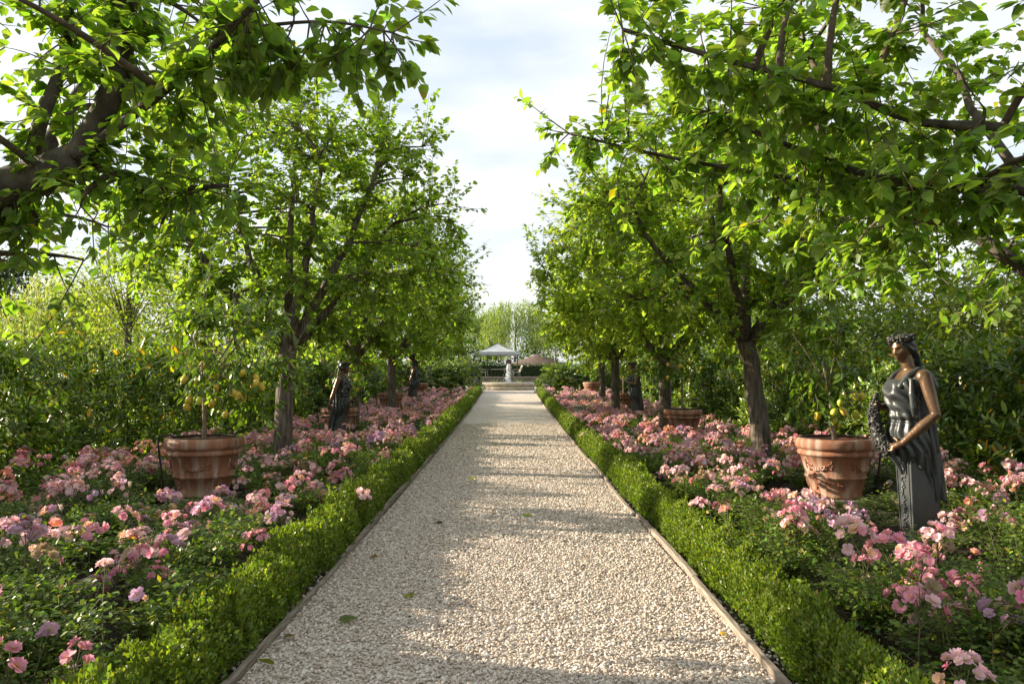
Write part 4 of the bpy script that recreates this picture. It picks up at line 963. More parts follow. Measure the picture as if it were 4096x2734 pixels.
def statue(loc, rz, label, pose, fine=True, scale=1.0, seed=0):
    root = empty('bronze_statue', loc, rz, scale); tag(root, label, 'statue', 'bronze herm statues in the rose beds')
    rng = np.random.default_rng(seed); vox = 0.0065 if fine else 0.013
    hc = (0.0, -0.115, 1.695)
    skin = [head_mesh_data(hc, pose['head'], R_(9))]
    skin.append(tube_item([(0, -0.045, 1.44), (0, -0.06, 1.52), (0, -0.085, 1.62)], [0.078, 0.056, 0.052], 20))
    skin.append(loft(resample([(1.24, 0.13, 0.12, -0.085), (1.32, 0.150, 0.128, -0.085), (1.40, 0.165, 0.112, -0.068), (1.46, 0.165, 0.088, -0.05), (1.50, 0.12, 0.07, -0.045), (1.525, 0.06, 0.05, -0.045)], 20), 40))
    for sg in (-1, 1):
        skin.append(ball_item((sg * 0.185, -0.035, 1.445), (0.062, 0.062, 0.066)))
        skin.append(ball_item((sg * 0.070, -0.150, 1.320), (0.060, 0.048, 0.055)))
    for A in (pose['left'], pose['right']):
        sh, el, wr, pa = A['pts']
        mid1 = [a * 0.5 + b * 0.5 for a, b in zip(sh, el)]; mid2 = [a * 0.6 + b * 0.4 for a, b in zip(el, wr)]
        skin.append(tube_item([sh, mid1, el, mid2, wr], [0.058, 0.054, 0.043, 0.046, 0.030], 18))
        skin += hand_items(wr, pa, A['f'], A['c'], A['t'], A['s'])
    mobj('body', remeshed('body', join_data(skin), vox, 2), M['skin_bronze'], root)
    # hair and wreath
    hr = []
    Rh = np.array(Matrix.Rotation(pose['head'], 3, 'Z') @ Matrix.Rotation(R_(9), 3, 'X')); hcv = np.array(hc)
    V, L, S = ball_item((0, 0, 0), (0.088, 0.098, 0.105), 26)
    a = np.arctan2(V[:, 1], V[:, 0]); V = V * (1 + 0.06 * np.sin(a * 13 + V[:, 2] * 55) + 0.03 * np.sin(V[:, 2] * 130 + a * 4))[:, None] + np.array([0, 0.026, 0.030])
    hr.append((V @ Rh.T + hcv, L, S)); 
    hr.append((ball_item((0, 0.115, -0.015), (0.055, 0.05, 0.06))[0] @ Rh.T + hcv, *ball_item((0, 0, 0), (1, 1, 1))[1:]))
    for k in range(5):
        x0 = (k - 2) * 0.028; pts = [np.array((x0 * 0.8, 0.095, -0.02)), np.array((x0 * 1.1, 0.115, -0.10)), np.array((x0 * 1.5 + 0.01 * math.sin(k), 0.11, -0.20 - 0.02 * (k % 2))), np.array((x0 * 1.6, 0.12, -0.30 - 0.05 * (k % 3)))]
        hr.append(tube_item([p @ Rh.T + hcv for p in pts], [0.020, 0.016, 0.013, 0.008], 8))
    for sg in (-1, 1):                       # waves framing the face
        pts = [np.array((sg * 0.02, -0.082, 0.085)), np.array((sg * 0.060, -0.062, 0.060)), np.array((sg * 0.080, -0.02, 0.015)), np.array((sg * 0.075, 0.03, -0.02))]
        hr.append(tube_item([p @ Rh.T + hcv for p in pts], [0.018, 0.022, 0.022, 0.018], 10))
    mobj('hair', remeshed('hair', join_data(hr), vox * 0.9, 1), M['garland'], root)
    wr_ = []
    for k in range(46):
        an = k * 2 * math.pi / 23 + rng.normal(0, 0.05); p = np.array((math.cos(an) * 0.093, math.sin(an) * 0.112 + 0.012, 0.082 + 0.024 * (k % 2) + rng.normal(0, 0.007))) @ Rh.T + hcv
        wr_.append((tuple(p), 0.019 * rng.uniform(0.7, 1.3)))
    mobj('wreath', blob_mesh('wreath', wr_, M['garland'], 3), None, root)
    # dress
    def folds(a, z):
        front = np.exp(-((np.mod(a, 2 * math.pi) - 1.5 * math.pi) / 0.9) ** 2)
        sw = (0.010 * np.sin(z * 62 + 7.0 * np.cos(a - 0.9) + 1.8 * np.sin(3 * a)) + 0.007 * np.sin(a * 9 + z * 46)) * smooth(1.10, 1.20, z) + 0.011 * np.sin(a * 13 + z * 14 + 1.5 * np.sin(z * 22)) * (1 - smooth(1.02, 1.25, z))
        belt = -0.010 * math.exp(-((z - 1.065) / 0.012) ** 2) + 0.012 * math.exp(-((z - 1.10) / 0.022) ** 2) + 0.006 * math.exp(-((z - 1.035) / 0.012) ** 2)
        bust = 0.028 * math.exp(-((z - 1.315) / 0.055) ** 2) * (np.exp(-((np.mod(a, 2*math.pi) - 1.5*math.pi - 0.42) / 0.30) ** 2) + np.exp(-((np.mod(a, 2*math.pi) - 1.5*math.pi + 0.42) / 0.30) ** 2))
        return sw + belt + bust
    rings = resample([(0.66, 0.150, 0.135, -0.025), (0.74, 0.172, 0.158, -0.04), (0.86, 0.186, 0.172, -0.06), (0.97, 0.176, 0.166, -0.078), (1.06, 0.150, 0.145, -0.082), (1.16, 0.156, 0.148, -0.088), (1.28, 0.172, 0.158, -0.098), (1.36, 0.176, 0.150, -0.090), (1.405, 0.170, 0.132, -0.076)], 60)
    V, L, S = loft(rings, 96, folds); 
    top = V[:, 2] > 1.30; V[top, 2] += (0.028 * np.abs(V[top, 0]) / 0.17 + 0.06 * (V[top, 1] > -0.08) * (V[top, 2] - 1.30) / 0.1) * ((V[top, 2] - 1.30) / 0.105)
    hem = V[:, 2] < 0.74; V[hem, 2] += 0.018 * np.sin(np.arctan2(V[hem, 1], V[hem, 0]) * 7)
    mobj('dress', fast_mesh('dress', V, L, S, True), M['cloth_bronze'], root)
    # shoulder bands of the dress
    bands = []
    for sg in (-1, 1):
        bands.append(tube_item([(sg * 0.115, -0.20, 1.365), (sg * 0.125, -0.135, 1.455), (sg * 0.130, -0.05, 1.515), (sg * 0.135, 0.045, 1.47), (sg * 0.13, 0.085, 1.36)], [0.028, 0.026, 0.024, 0.03, 0.04], 12))
        bands.append(tube_item([(sg * 0.165, -0.13, 1.42), (sg * 0.185, -0.14, 1.30), (sg * 0.190, -0.13, 1.18), (sg * 0.175, -0.12, 1.11)], [0.018, 0.026, 0.028, 0.016], 12))
    mobj('shoulder_drape', remeshed('shoulder_drape', join_data(bands), vox * 1.2, 3), M['cloth_bronze'], root)
    # cloak behind, flaring to the hem
    def cfold(a, z): return (0.013 * np.sin(a * 11 + 1.2 * math.sin(z * 6)) + 0.006 * np.sin(a * 23 + z * 5)) * (1 - 0.55 * smooth(0.9, 1.4, z))
    rings = resample([(0.36, 0.128, 0.130, 0.095), (0.50, 0.138, 0.132, 0.075), (0.66, 0.152, 0.135, 0.050), (0.84, 0.168, 0.138, 0.02), (1.02, 0.165, 0.135, 0.0), (1.20, 0.165, 0.125, -0.005), (1.36, 0.178, 0.110, -0.005), (1.46, 0.160, 0.085, -0.005)], 50)
    V, L, S = loft(rings, 96, cfold); k = np.clip((0.62 - V[:, 2]) / 0.26, 0, 1); fr = np.clip((0.10 - V[:, 1]) / 0.14, 0, 1)
    V[:, 2] += 0.28 * k * fr ** 1.2 + 0.012 * k * np.sin(np.arctan2(V[:, 1], V[:, 0]) * 9)
    mobj('cloak', fast_mesh('cloak', V, L, S, True), M['cloth_bronze'], root)
    # square tapering pillar with a flowered front panel
    bm = bmesh.new(); box_bm(bm, (0, 0.0, 0.40), (0.215, 0.225, 0.76), 0, 1.24); mobj('pillar', bm_mesh('pillar', bm, False, 0.008), M['cloth_bronze'], root)
    bm = bmesh.new()
    for sg in (-1, 1):
        vs = [bm.verts.new(p) for p in [(sg*0.085-0.008, -0.112, 0.05), (sg*0.085+0.008, -0.112, 0.05), (sg*0.100+0.008, -0.137, 0.74), (sg*0.100-0.008, -0.137, 0.74), (sg*0.085-0.006, -0.122, 0.05), (sg*0.085+0.006, -0.122, 0.05), (sg*0.100+0.006, -0.147, 0.74), (sg*0.100-0.006, -0.147, 0.74)]]
        for f in [(4,5,6,7),(0,1,5,4),(1,2,6,5),(2,3,7,6),(3,0,4,7)]: bm.faces.new([vs[i] for i in f])
    mobj('panel_moulding', bm_mesh('panel_moulding', bm), M['cloth_bronze'], root)
    fl = []
    for z in np.linspace(0.07, 0.70, 42):
        for q in range(2): fl.append(((rng.normal(0, 0.022), -0.113 - 0.026 * z / 0.74 - 0.004, z + rng.normal(0, 0.004)), 0.012 * rng.uniform(0.7, 1.3)))
    mobj('panel_flowers', blob_mesh('panel_flowers', fl, M['cloth_bronze'], 4), None, root)
    bm = bmesh.new(); box_bm(bm, (0, 0.01, 0.015), (0.34, 0.36, 0.05)); mobj('plinth', bm_mesh('plinth', bm, False, 0.010), M['cloth_bronze'], root)
    if pose.get('garland'):
        g = []; gp = resample([(*p, 0) for p in pose['garland']], 40)
        for i, p in enumerate(gp):
            t = i / 39; rad = 0.026 + 0.040 * math.sin(min(1, t * 1.15) * math.pi * 0.62) if t > 0.2 else 0.024
            if t < 0.2: g.append((tuple(p[:3]), 0.026)); continue
            for q in range(20):
                u = rng.normal(0, 1, 3); u /= np.linalg.norm(u); g.append((tuple(p[:3] + u * rad * 0.85), 0.0125 * rng.uniform(0.7, 1.3)))
            g.append((tuple(p[:3]), rad * 0.85))
        mobj('garland', blob_mesh('garland', g, M['garland'], 6), None, root)
        mobj('ribbon', tubes_mesh('ribbon', [(bez(pose['garland'][-1], (0.03, -0.22, 0.72), (0.05, -0.165, 0.60), 8), [0.02, 0.022, 0.024, 0.022, 0.02, 0.018, 0.016, 0.012])], 8), M['cloth_bronze'], root)
    return root
POSE_A = dict(head=R_(22),
    left=dict(pts=[(0.195, -0.03, 1.445), (0.270, 0.015, 1.125), (0.165, -0.215, 0.875), (0.120, -0.275, 0.835)], f=(-0.6, -0.65, -0.25), c=(-0.75, 0.1, 0.55), t=(-0.75, -0.35, 0.5), s=(0.2, -0.45, -0.87)),
    right=dict(pts=[(-0.195, -0.03, 1.445), (-0.255, -0.03, 1.165), (-0.165, -0.225, 1.175), (-0.140, -0.282, 1.185)], f=(0.35, -0.9, 0.05), c=(0.9, 0.2, 0.0), t=(0.8, -0.4, 0.45), s=(0.05, 0.05, -1.0)),
    garland=[(-0.105, -0.305, 1.285), (-0.110, -0.320, 1.20), (-0.100, -0.330, 1.08), (-0.065, -0.325, 0.96), (0.0, -0.315, 0.87), (0.060, -0.295, 0.80)])
POSE_B = dict(head=R_(8),
    right=dict(pts=[(-0.195, -0.03, 1.445), (-0.262, 0.055, 1.15), (-0.250, 0.135, 0.915), (-0.245, 0.15, 0.855)], f=(0.0, 0.25, -1.0), c=(0.3, -0.5, -0.8), t=(0.1, -0.9, -0.5), s=(0.0, 1.0, 0.2)),
    left=dict(pts=[(0.195, -0.03, 1.445), (0.26, 0.0, 1.14), (0.17, -0.20, 0.98), (0.135, -0.26, 0.96)], f=(-0.6, -0.75, 0.0), c=(-0.8, 0.1, 0.2), t=(-0.4, -0.5, 0.7), s=(0, 0, -1.0)))
POSE_C = dict(head=R_(14),
    left=dict(pts=[(0.195, -0.03, 1.445), (0.255, -0.07, 1.15), (0.13, -0.285, 1.22), (0.095, -0.33, 1.25)], f=(-0.5, -0.6, 0.6), c=(-0.8, 0.2, 0.1), t=(-0.3, -0.2, 0.9), s=(0.5, -0.5, -0.7)),
    right=dict(pts=[(-0.195, -0.03, 1.445), (-0.255, -0.02, 1.14), (-0.16, -0.23, 1.0), (-0.12, -0.285, 1.0)], f=(0.6, -0.7, 0.1), c=(0.8, 0.3, 0.1), t=(0.3, -0.4, 0.8), s=(0, 0, -1.0)))
statue((3.63, 6.57, bz(6.57)), R_(-90), 'bronze woman holding a flower garland, nearest statue on the right', POSE_A, True, 1.0, 1)
statue((-3.6, 15.7, bz(15.7)), R_(90), 'dark bronze woman with lowered arm facing the path in the left bed', POSE_B, False, 0.98, 2)
statue((3.80, 22.0, bz(22.0)), R_(-90), 'bronze woman with bare shoulders and raised hand farther along the right bed', POSE_C, False, 0.98, 3)
statue((-3.87, 30.0, bz(30.0)), R_(90), 'bronze statue half hidden by leaves at the far end of the left bed', POSE_B, False, 0.98, 4)
#PART4

# ---------------------------------------------------------------- fountain
fx, fy = -0.02, 40.2; fg = gz(40)
ft = empty('fountain', (fx, fy, fg)); tag(ft, 'round stone fountain basin with a white water jet at the end of the path', 'fountain')
mobj('plinth', lathe('plinth', [(0.0, 0.0), (1.42, -0.02), (1.42, 0.16), (1.40, 0.175), (1.30, 0.18)], 64, False), M['stone'], ft)
mobj('basin', lathe('basin', [(1.30, 0.17), (1.34, 0.19), (1.41, 0.22), (1.45, 0.27), (1.45, 0.34), (1.41, 0.385), (1.34, 0.40), (1.20, 0.395), (1.16, 0.37), (1.15, 0.20)], 64), M['stone'], ft)
def mat_water():
    m = bpy.data.materials.new('water'); t, o = nodes(m); p = t.nodes.new('ShaderNodeBsdfPrincipled'); p.inputs['Base Color'].default_value = (0.05, 0.08, 0.07, 1); p.inputs['Roughness'].default_value = 0.08
    n = t.nodes.new('ShaderNodeTexNoise'); n.inputs['Scale'].default_value = 14; b = t.nodes.new('ShaderNodeBump'); b.inputs['Strength'].default_value = 0.5; b.inputs['Distance'].default_value = 0.03
    link(t, n.outputs['Fac'], b.inputs['Height']); link(t, b.outputs[0], p.inputs['Normal']); link(t, p.outputs[0], o.inputs[0]); return m
def mat_foam():
    m = bpy.data.materials.new('foam'); t, o = nodes(m); p = t.nodes.new('ShaderNodeBsdfPrincipled'); p.inputs['Base Color'].default_value = (0.82, 0.85, 0.87, 1); p.inputs['Roughness'].default_value = 0.25
    tr = t.nodes.new('ShaderNodeBsdfTranslucent'); tr.inputs['Color'].default_value = (0.85, 0.9, 0.92, 1); mx = t.nodes.new('ShaderNodeMixShader'); mx.inputs[0].default_value = 0.4
    link(t, p.outputs[0], mx.inputs[1]); link(t, tr.outputs[0], mx.inputs[2]); link(t, mx.outputs[0], o.inputs[0]); return m
M['water'] = mat_water(); M['foam'] = mat_foam()
mobj('water_surface', lathe('water_surface', [(0.0, 0.34), (0.6, 0.34), (1.155, 0.34)], 48), M['water'], ft)
rf = np.random.default_rng(66); bl = []
for k in range(150):
    t = rf.uniform(0, 1); z = 0.34 + 1.02 * (1 - t); sp = 0.03 + 0.10 * t ** 0.8
    bl.append(((rf.normal(0, sp * 0.55), rf.normal(0, sp * 0.55) - 0.25, z), 0.05 * (1.1 - 0.35 * t) * rf.uniform(0.5, 1.3)))
for k in range(130):
    t = rf.uniform(0, 1); bl.append(((rf.normal(0, 0.06 + 0.12 * t), rf.normal(0, 0.1) - 0.25, 0.36 + 1.0 * (1 - t)), 0.014 * rf.uniform(0.6, 1.4)))
jt = mobj('water_jet', blob_mesh('water_jet', bl, M['foam'], 9), None, ft); tag(jt, kind='stuff')
pl = empty('stone_pillar', (0.0, 41.15, fg)); tag(pl, 'square brownish stone pillar rising behind the fountain jet', 'pillar')
mobj('shaft', box_mesh('shaft', (0, 0, 0.68), (0.27, 0.27, 1.36), 0.015), M['stone'], pl); mobj('block', box_mesh('block', (0, 0, 1.52), (0.31, 0.31, 0.31), 0.02), M['thatch'], pl)
# strap-leaved plants behind the basin
T_BLADE = Tmpl([(0, 0.06, 0), (0, -0.06, 0), (0.5, -0.045, 0.04), (0.5, 0.045, 0.04), (1, 0, -0.22)], [(0, 1, 2, 3), (3, 2, 4)])
for q, (x, y, n, wh) in enumerate([(-0.75, 42.5, 34, 'left'), (0.55, 42.6, 26, 'right'), (1.75, 43.0, 22, 'far right')]):
    rng = np.random.default_rng(q); D = np.stack([rng.normal(0, 0.55, n), rng.normal(0, 0.55, n), rng.uniform(0.5, 1.1, n)], axis=1); sz = rng.uniform(0.45, 0.75, n)
    e = empty('strap_leaf_plant', (x, y, gz(y) - 0.02)); tag(e, f'yellow-green strap-leaved plant {wh} of the fountain jet', 'plant', 'strap-leaved plants behind the fountain')
    mobj('blades', batch('blades', T_BLADE, frames(D, np.cross(D, np.cross(D, np.array([[0, 0, 1.0]]))) * -1 + 0.01, sz), np.zeros((n, 3)), leaf_cols(rng, n, (0.22, 0.24, 0.05), 0.2, 0), True), M['far_leaf'], e)

# terrace with gazebo, table and chairs, clipped hedge and tiled roof beyond
TZ = 1.40
tw_ = mobj('retaining_wall', box_mesh('retaining_wall', (0, 55.2, (fg + TZ) / 2 - 0.1), (36, 0.35, TZ - fg + 0.2), 0.03), mat_noise('wall_stone', (0.09, 0.09, 0.065), (0.17, 0.165, 0.125), 3, 0.9, 0.4)); tag(tw_, 'low grey retaining wall along the terrace behind the fountain', 'wall')
tag(mobj('wall_coping', box_mesh('wall_coping', (0, 55.2, TZ + 0.03), (36.1, 0.5, 0.06), 0.01), M['slab'], tw_))
tag(sheet('terrace', list(np.arange(-30, 31, 6)), [55.38, 60, 66, 72, 80], lambda x, y: TZ, mat_noise('terrace_gravel', (0.24, 0.21, 0.16), (0.36, 0.32, 0.26), 4, 0.95)), kind='structure')
gzb = empty('garden_gazebo', (-1.0, 63.5, TZ)); tag(gzb, 'iron garden gazebo with pale canvas roof on the terrace', 'gazebo')
HW = 1.75
for sx in (-1, 1):
    for sy in (-1, 1): mobj('post', tubes_mesh('post', [([(sx * HW, sy * HW, 0), (sx * HW, sy * HW, 1.0), (sx * HW, sy * HW, 2.15)], [0.035, 0.03, 0.03])], 8), M['iron'], gzb)
bm = bmesh.new(); rings = []
for t in np.linspace(0, 1, 8):
    hw = (HW + 0.12) * (1 - t) + 0.02; z = 2.12 + 0.80 * (0.35 * t + 0.65 * t ** 1.8)
    rings.append([bm.verts.new((hw * a, hw * b, z)) for a, b in ((-1, -1), (0, -1), (1, -1), (1, 0), (1, 1), (0, 1), (-1, 1), (-1, 0))])
for i in range(7):
    for j in range(8): bm.faces.new([rings[i][j], rings[i][(j + 1) % 8], rings[i + 1][(j + 1) % 8], rings[i + 1][j]])
bm.faces.new(rings[-1])
mobj('canopy', bm_mesh('canopy', bm), M['canvas'], gzb)
for k in range(4):
    a, b = [((-1, -1), (1, -1)), ((1, -1), (1, 1)), ((1, 1), (-1, 1)), ((-1, 1), (-1, -1))][k]
    pts = []; bm = bmesh.new(); n = 20; top, bot = [], []
    for i in range(n + 1):
        t = i / n; x = (a[0] * (1 - t) + b[0] * t) * (HW + 0.125); y = (a[1] * (1 - t) + b[1] * t) * (HW + 0.125)
        top.append(bm.verts.new((x, y, 2.14))); bot.append(bm.verts.new((x, y, 1.92 - 0.06 * abs(math.sin(t * math.pi * 7)))))
    for i in range(n): bm.faces.new([top[i], top[i + 1], bot[i + 1], bot[i]])
    mobj('valance', bm_mesh('valance', bm), M['canvas'], gzb)
    mobj('rail', tubes_mesh('rail', [([(a[0] * HW, a[1] * HW, 2.10), (b[0] * HW, b[1] * HW, 2.10)], [0.025, 0.025])], 6), M['iron'], gzb)
    mobj('roof_rib', tubes_mesh('roof_rib', [([((HW + 0.12) * (1 - t) * a[0] * 1.0, (HW + 0.12) * (1 - t) * a[1], 2.14 + 0.80 * (0.35 * t + 0.65 * t ** 1.8)) for t in np.linspace(0, 1, 8)], [0.02] * 8)], 6), M['iron'], gzb)
def garden_chair(x, y, rz, label):
    c = empty('garden_chair', (x, y, TZ), rz); tag(c, label, 'chair', 'chairs under the gazebo'); m_ = M['lamp_metal']
    mobj('seat', box_mesh('seat', (0, 0, 0.42), (0.55, 0.55, 0.05), 0.01), m_, c)
    bm = bmesh.new(); vs = [bm.verts.new(p) for p in [(-0.27, 0.26, 0.42), (0.27, 0.26, 0.42), (0.27, 0.50, 1.0), (-0.27, 0.50, 1.0), (-0.27, 0.30, 0.42), (0.27, 0.30, 0.42), (0.27, 0.54, 1.0), (-0.27, 0.54, 1.0)]]
    for f in [(0,1,2,3),(7,6,5,4),(0,4,5,1),(1,5,6,2),(2,6,7,3),(3,7,4,0)]: bm.faces.new([vs[i] for i in f])
    mobj('backrest', bm_mesh('backrest', bm), m_, c)
    for sx in (-1, 1):
        for sy in (-1, 1): mobj('leg', tubes_mesh('leg', [([(sx * 0.24, sy * 0.24, 0.40), (sx * 0.27, sy * 0.28, 0)], [0.02, 0.018])], 6), m_, c)
        mobj('armrest', tubes_mesh('armrest', [([(sx * 0.28, -0.24, 0.40), (sx * 0.28, -0.24, 0.63), (sx * 0.28, 0.33, 0.66)], [0.018] * 3)], 6), m_, c)
garden_chair(-2.05, 60.6, R_(70), 'pale garden chair left of the terrace table'); garden_chair(0.60, 60.4, R_(-75), 'pale garden chair right of the terrace table, beside the jet')
tb = empty('terrace_table', (-0.75, 61.0, TZ)); tag(tb, 'low pale table on thin legs under the gazebo', 'table')
mobj('table_top', box_mesh('table_top', (0, 0, 0.66), (1.5, 0.8, 0.05), 0.01), M['lamp_metal'], tb)
for sx in (-1, 1):
    for sy in (-1, 1): mobj('leg', tubes_mesh('leg', [([(sx * 0.65, sy * 0.32, 0.64), (sx * 0.68, sy * 0.34, 0)], [0.025, 0.022])], 6), M['iron'], tb)
def hedge_block(label, x0, x1, y, z0, h, dep, seed, leaf=0.10, dens=170, base=(0.03, 0.065, 0.012)):
    rng = np.random.default_rng(seed); n = int((x1 - x0) * (h + dep) * dens)
    e = empty('clipped_hedge', ((x0 + x1) / 2, y, z0)); tag(e, label, 'hedge')
    top = rng.uniform(0, 1, n) < dep / (h + dep)
    P = np.stack([rng.uniform(x0, x1, n) - (x0 + x1) / 2, np.where(top, rng.uniform(-dep / 2, dep / 2, n), -dep / 2 + np.abs(rng.normal(0, 0.04, n))), np.where(top, h + rng.normal(0, 0.03, n), rng.uniform(0, h, n))], axis=1)
    u = np.where(top[:, None], np.array([[0, 0, 1.0]]), np.array([[0, -1.0, 0.2]])); sz = leaf * rng.uniform(0.6, 1.2, n)
    tag(mobj('foliage', batch('foliage', T_QUAD, frames(rng.normal(0, 1, (n, 3)) + u * 0.5, u + rng.normal(0, 0.5, (n, 3)), sz), P, leaf_cols(rng, n, base, 0.3, 0)), M['laurel'], e), kind='stuff')
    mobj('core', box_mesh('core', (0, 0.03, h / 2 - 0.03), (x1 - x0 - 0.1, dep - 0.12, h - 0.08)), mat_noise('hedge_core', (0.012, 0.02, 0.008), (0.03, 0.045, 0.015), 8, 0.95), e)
hedge_block('clipped dark green hedge behind the terrace gazebo', -16, 18, 68.5, TZ, 1.15, 0.9, 4, 0.16, 90)
hut = empty('round_hut', (3.1, 79.0, TZ)); tag(hut, 'low hut with brown shingled roof beyond the hedge', 'hut')
mobj('roof', lathe('roof', [(0.05, 2.50), (1.0, 2.12), (2.2, 1.70), (3.4, 1.34), (4.4, 1.05), (4.4, 0.98)], 40, False, wob=lambda a, z: 1 + 0.02 * np.sin(a * 20 + z * 9)), M['thatch'], hut)
mobj('wall', lathe('wall', [(3.6, 0.0), (3.6, 1.3)], 32), M['stone'], hut)

# ---------------------------------------------------------------- path lights
def path_light(x, y, s, label):
    z = gz(y) + (bz(y) - gz(y)) * smooth(1.4, 2.6, abs(x)); e = empty('path_light', (x, y, z), 0, s); tag(e, label, 'lamp', 'path lights among the roses')
    mobj('post', lathe('post', [(0.06, 0.0), (0.06, 0.12), (0.09, 0.15)], 16), M['lamp_metal'], e)
    mobj('glass', lathe('glass', [(0.085, 0.15), (0.10, 0.30), (0.125, 0.42)], 20), M['lamp_glass'], e)
    for k in range(8):
        a = k * math.pi / 4; mobj('cage_bar', tubes_mesh('cage_bar', [([(0.09 * math.cos(a), 0.09 * math.sin(a), 0.15), (0.132 * math.cos(a), 0.132 * math.sin(a), 0.42)], [0.005, 0.005])], 5), M['lamp_metal'], e)
    mobj('cap', lathe('cap', [(0.0, 0.475), (0.10, 0.465), (0.20, 0.445), (0.205, 0.43), (0.12, 0.42)], 24), M['lamp_metal'], e)
path_light(2.05, 21.8, 1.0, 'pale caged path light beside the right box hedge')
path_light(1.82, 36.0, 0.95, 'small pale path light by the fountain end of the right hedge')

# ---------------------------------------------------------------- trees and shrubs beyond the hedges
def bg_tree(name, label, x, y, h, rx, rz, base, n=3200, leaf=0.22, kind='round', trunk=0.12, seed=0, z0=None, group='trees beyond the hedges', cz=None, cat='tree', clump=46):
    rng = np.random.default_rng(seed + 500); z0 = gz(y) - 0.05 if z0 is None else z0
    e = empty(name, (x, y, z0)); tag(e, label, cat, group)
    cz = h - rz if cz is None else cz
    tp = bez((0, 0, 0), (rng.normal(0, 0.15), 0, cz * 0.5), (rng.normal(0, 0.2), 0, cz + rz * 0.4), 8)
    mobj('trunk', tubes_mesh('trunk', [(tp, np.linspace(trunk, trunk * 0.3, 8))], 8), M['bark'], e)
    br = []
    if kind in ('round', 'pollard', 'willow'):
        for k in range(14 if kind == 'round' else 20):
            u = rng.normal(0, 1, 3); u[2] = abs(u[2]) * (1.6 if kind == 'pollard' else 0.7); u /= np.linalg.norm(u)
            s = tp[5] if kind != 'pollard' else np.array([0, 0, cz - rz * 0.85]); t = np.array([0, 0, cz]) + u * np.array([rx, rx, rz]) * 0.8
            br.append((bez(s, (s + t) / 2 + np.array([0, 0, 0.2]), t, 6), np.linspace(trunk * (0.13 if kind == 'pollard' else 0.14), 0.01, 6)))
        tag(mobj('branches', tubes_mesh('branches', br, 5, False), M['bark'], e), kind='stuff')
    if kind == 'willow':
        P, D = [], []
        ns = n // 26
        for k in range(ns):
            a = rng.uniform(0, 6.28); r = math.sqrt(rng.uniform(0.02, 1)); top = np.array([math.cos(a) * r * rx, math.sin(a) * r * rx, cz + rz * math.sqrt(max(0, 1 - r * r)) * rng.uniform(0.5, 1.0)])
            ln = rng.uniform(0.35, 0.95) * (top[2] - 0.15 * h)
            t = np.sort(rng.uniform(0, 1, 26)); o_ = np.array([math.cos(a), math.sin(a), 0]) * 0.35
            P.append(top + np.outer(t * 0.6 * (1 - t * 0.6), o_) * 2 + np.outer(t, [0, 0, -ln]) + rng.normal(0, 0.07, (26, 3))); D.append(np.tile([0, 0, -1.0], (26, 1)) + rng.normal(0, 0.35, (26, 3)) + np.outer(0.6 * (1 - t), o_))
        P, D = np.concatenate(P), np.concatenate(D); m = len(P); sz = leaf * rng.uniform(0.6, 1.3, m)
        R3 = frames(D, rng.normal(0, 1, (m, 3)), sz, sz * 0.45); cols = leaf_cols(rng, m, base, 0.25, 0)
    else:
        C = []
        for k in range(clump):
            u = rng.normal(0, 1, 3); u /= np.linalg.norm(u)
            if kind == 'cone':
                t = rng.uniform(0, 1) ** 1.3; zc = 0.12 * h + t * 0.88 * h; rad = rx * (1 - t) * rng.uniform(0.6, 1.05); a = rng.uniform(0, 6.28); C.append((math.cos(a) * rad, math.sin(a) * rad, zc))
            else: C.append(np.array([0, 0, cz]) + u * np.array([rx, rx, rz]) * rng.uniform(0.45, 0.98))
        C = np.array(C); m = n; idx = rng.integers(0, len(C), m); cs = rx * (0.20 if kind == 'cone' else 0.24)
        off = rng.normal(0, 1, (m, 3)) * cs * np.array([1, 1, 0.6]); P = C[idx] + off; P[:, 2] = np.maximum(P[:, 2], 0.1)
        D = off + rng.normal(0, 0.6 * cs, (m, 3)); N = np.array([[0, 0, 0.8]]) + rng.normal(0, 0.6, (m, 3)); sz = leaf * rng.uniform(0.6, 1.25, m)
        R3 = frames(D, N, sz); cols = leaf_cols(rng, m, base, 0.25, 0)
        cols *= np.exp(rng.normal(0, 0.12, len(C)))[idx][:, None]
    tag(mobj('crown', batch('crown', T_QUAD if kind != 'willow' else T_SMALL, R3, P, cols), M['far_leaf'], e), kind='stuff')
    return e
# left side
bg_tree('willow_tree', 'pale yellow-green weeping willow beyond the left laurel hedge', -17.8, 30, 5.6, 2.4, 2.0, (0.21, 0.235, 0.085), 11000, 0.17, 'willow', 0.14, 1)
bg_tree('pollarded_tree', 'pollarded tree with upright yellow-green shoots behind the left hedge', -12.9, 25, 5.6, 1.9, 1.9, (0.20, 0.24, 0.045), 5200, 0.13, 'pollard', 0.19, 2, cz=4.2, clump=70)
bg_tree('pollarded_tree', 'second pollarded tree with yellowish leaves, nearer the avenue', -11.9, 27.5, 5.4, 1.8, 1.9, (0.19, 0.23, 0.045), 5000, 0.13, 'pollard', 0.18, 3, cz=4.0)
bg_tree('cedar_tree', 'dark blue-green cedar at the far left edge', -30.5, 45, 8.0, 3.6, 3.0, (0.035, 0.06, 0.035), 5000, 0.28, 'cone', 0.25, 4)
bg_tree('conifer_tree', 'dark conifer beside the cedar at the left edge', -27.0, 47, 5.6, 2.6, 2.6, (0.03, 0.055, 0.03), 4000, 0.26, 'cone', 0.2, 5)
bg_tree('willow_tree', 'soft green willow seen behind the left avenue trees', -17.5, 46, 7.6, 3.6, 2.4, (0.17, 0.22, 0.06), 7000, 0.2, 'willow', 0.2, 6)
bg_tree('willow_tree', 'smaller willow between the left avenue trunks', -11.0, 47, 6.4, 3.0, 2.0, (0.16, 0.21, 0.05), 6000, 0.2, 'willow', 0.18, 7)
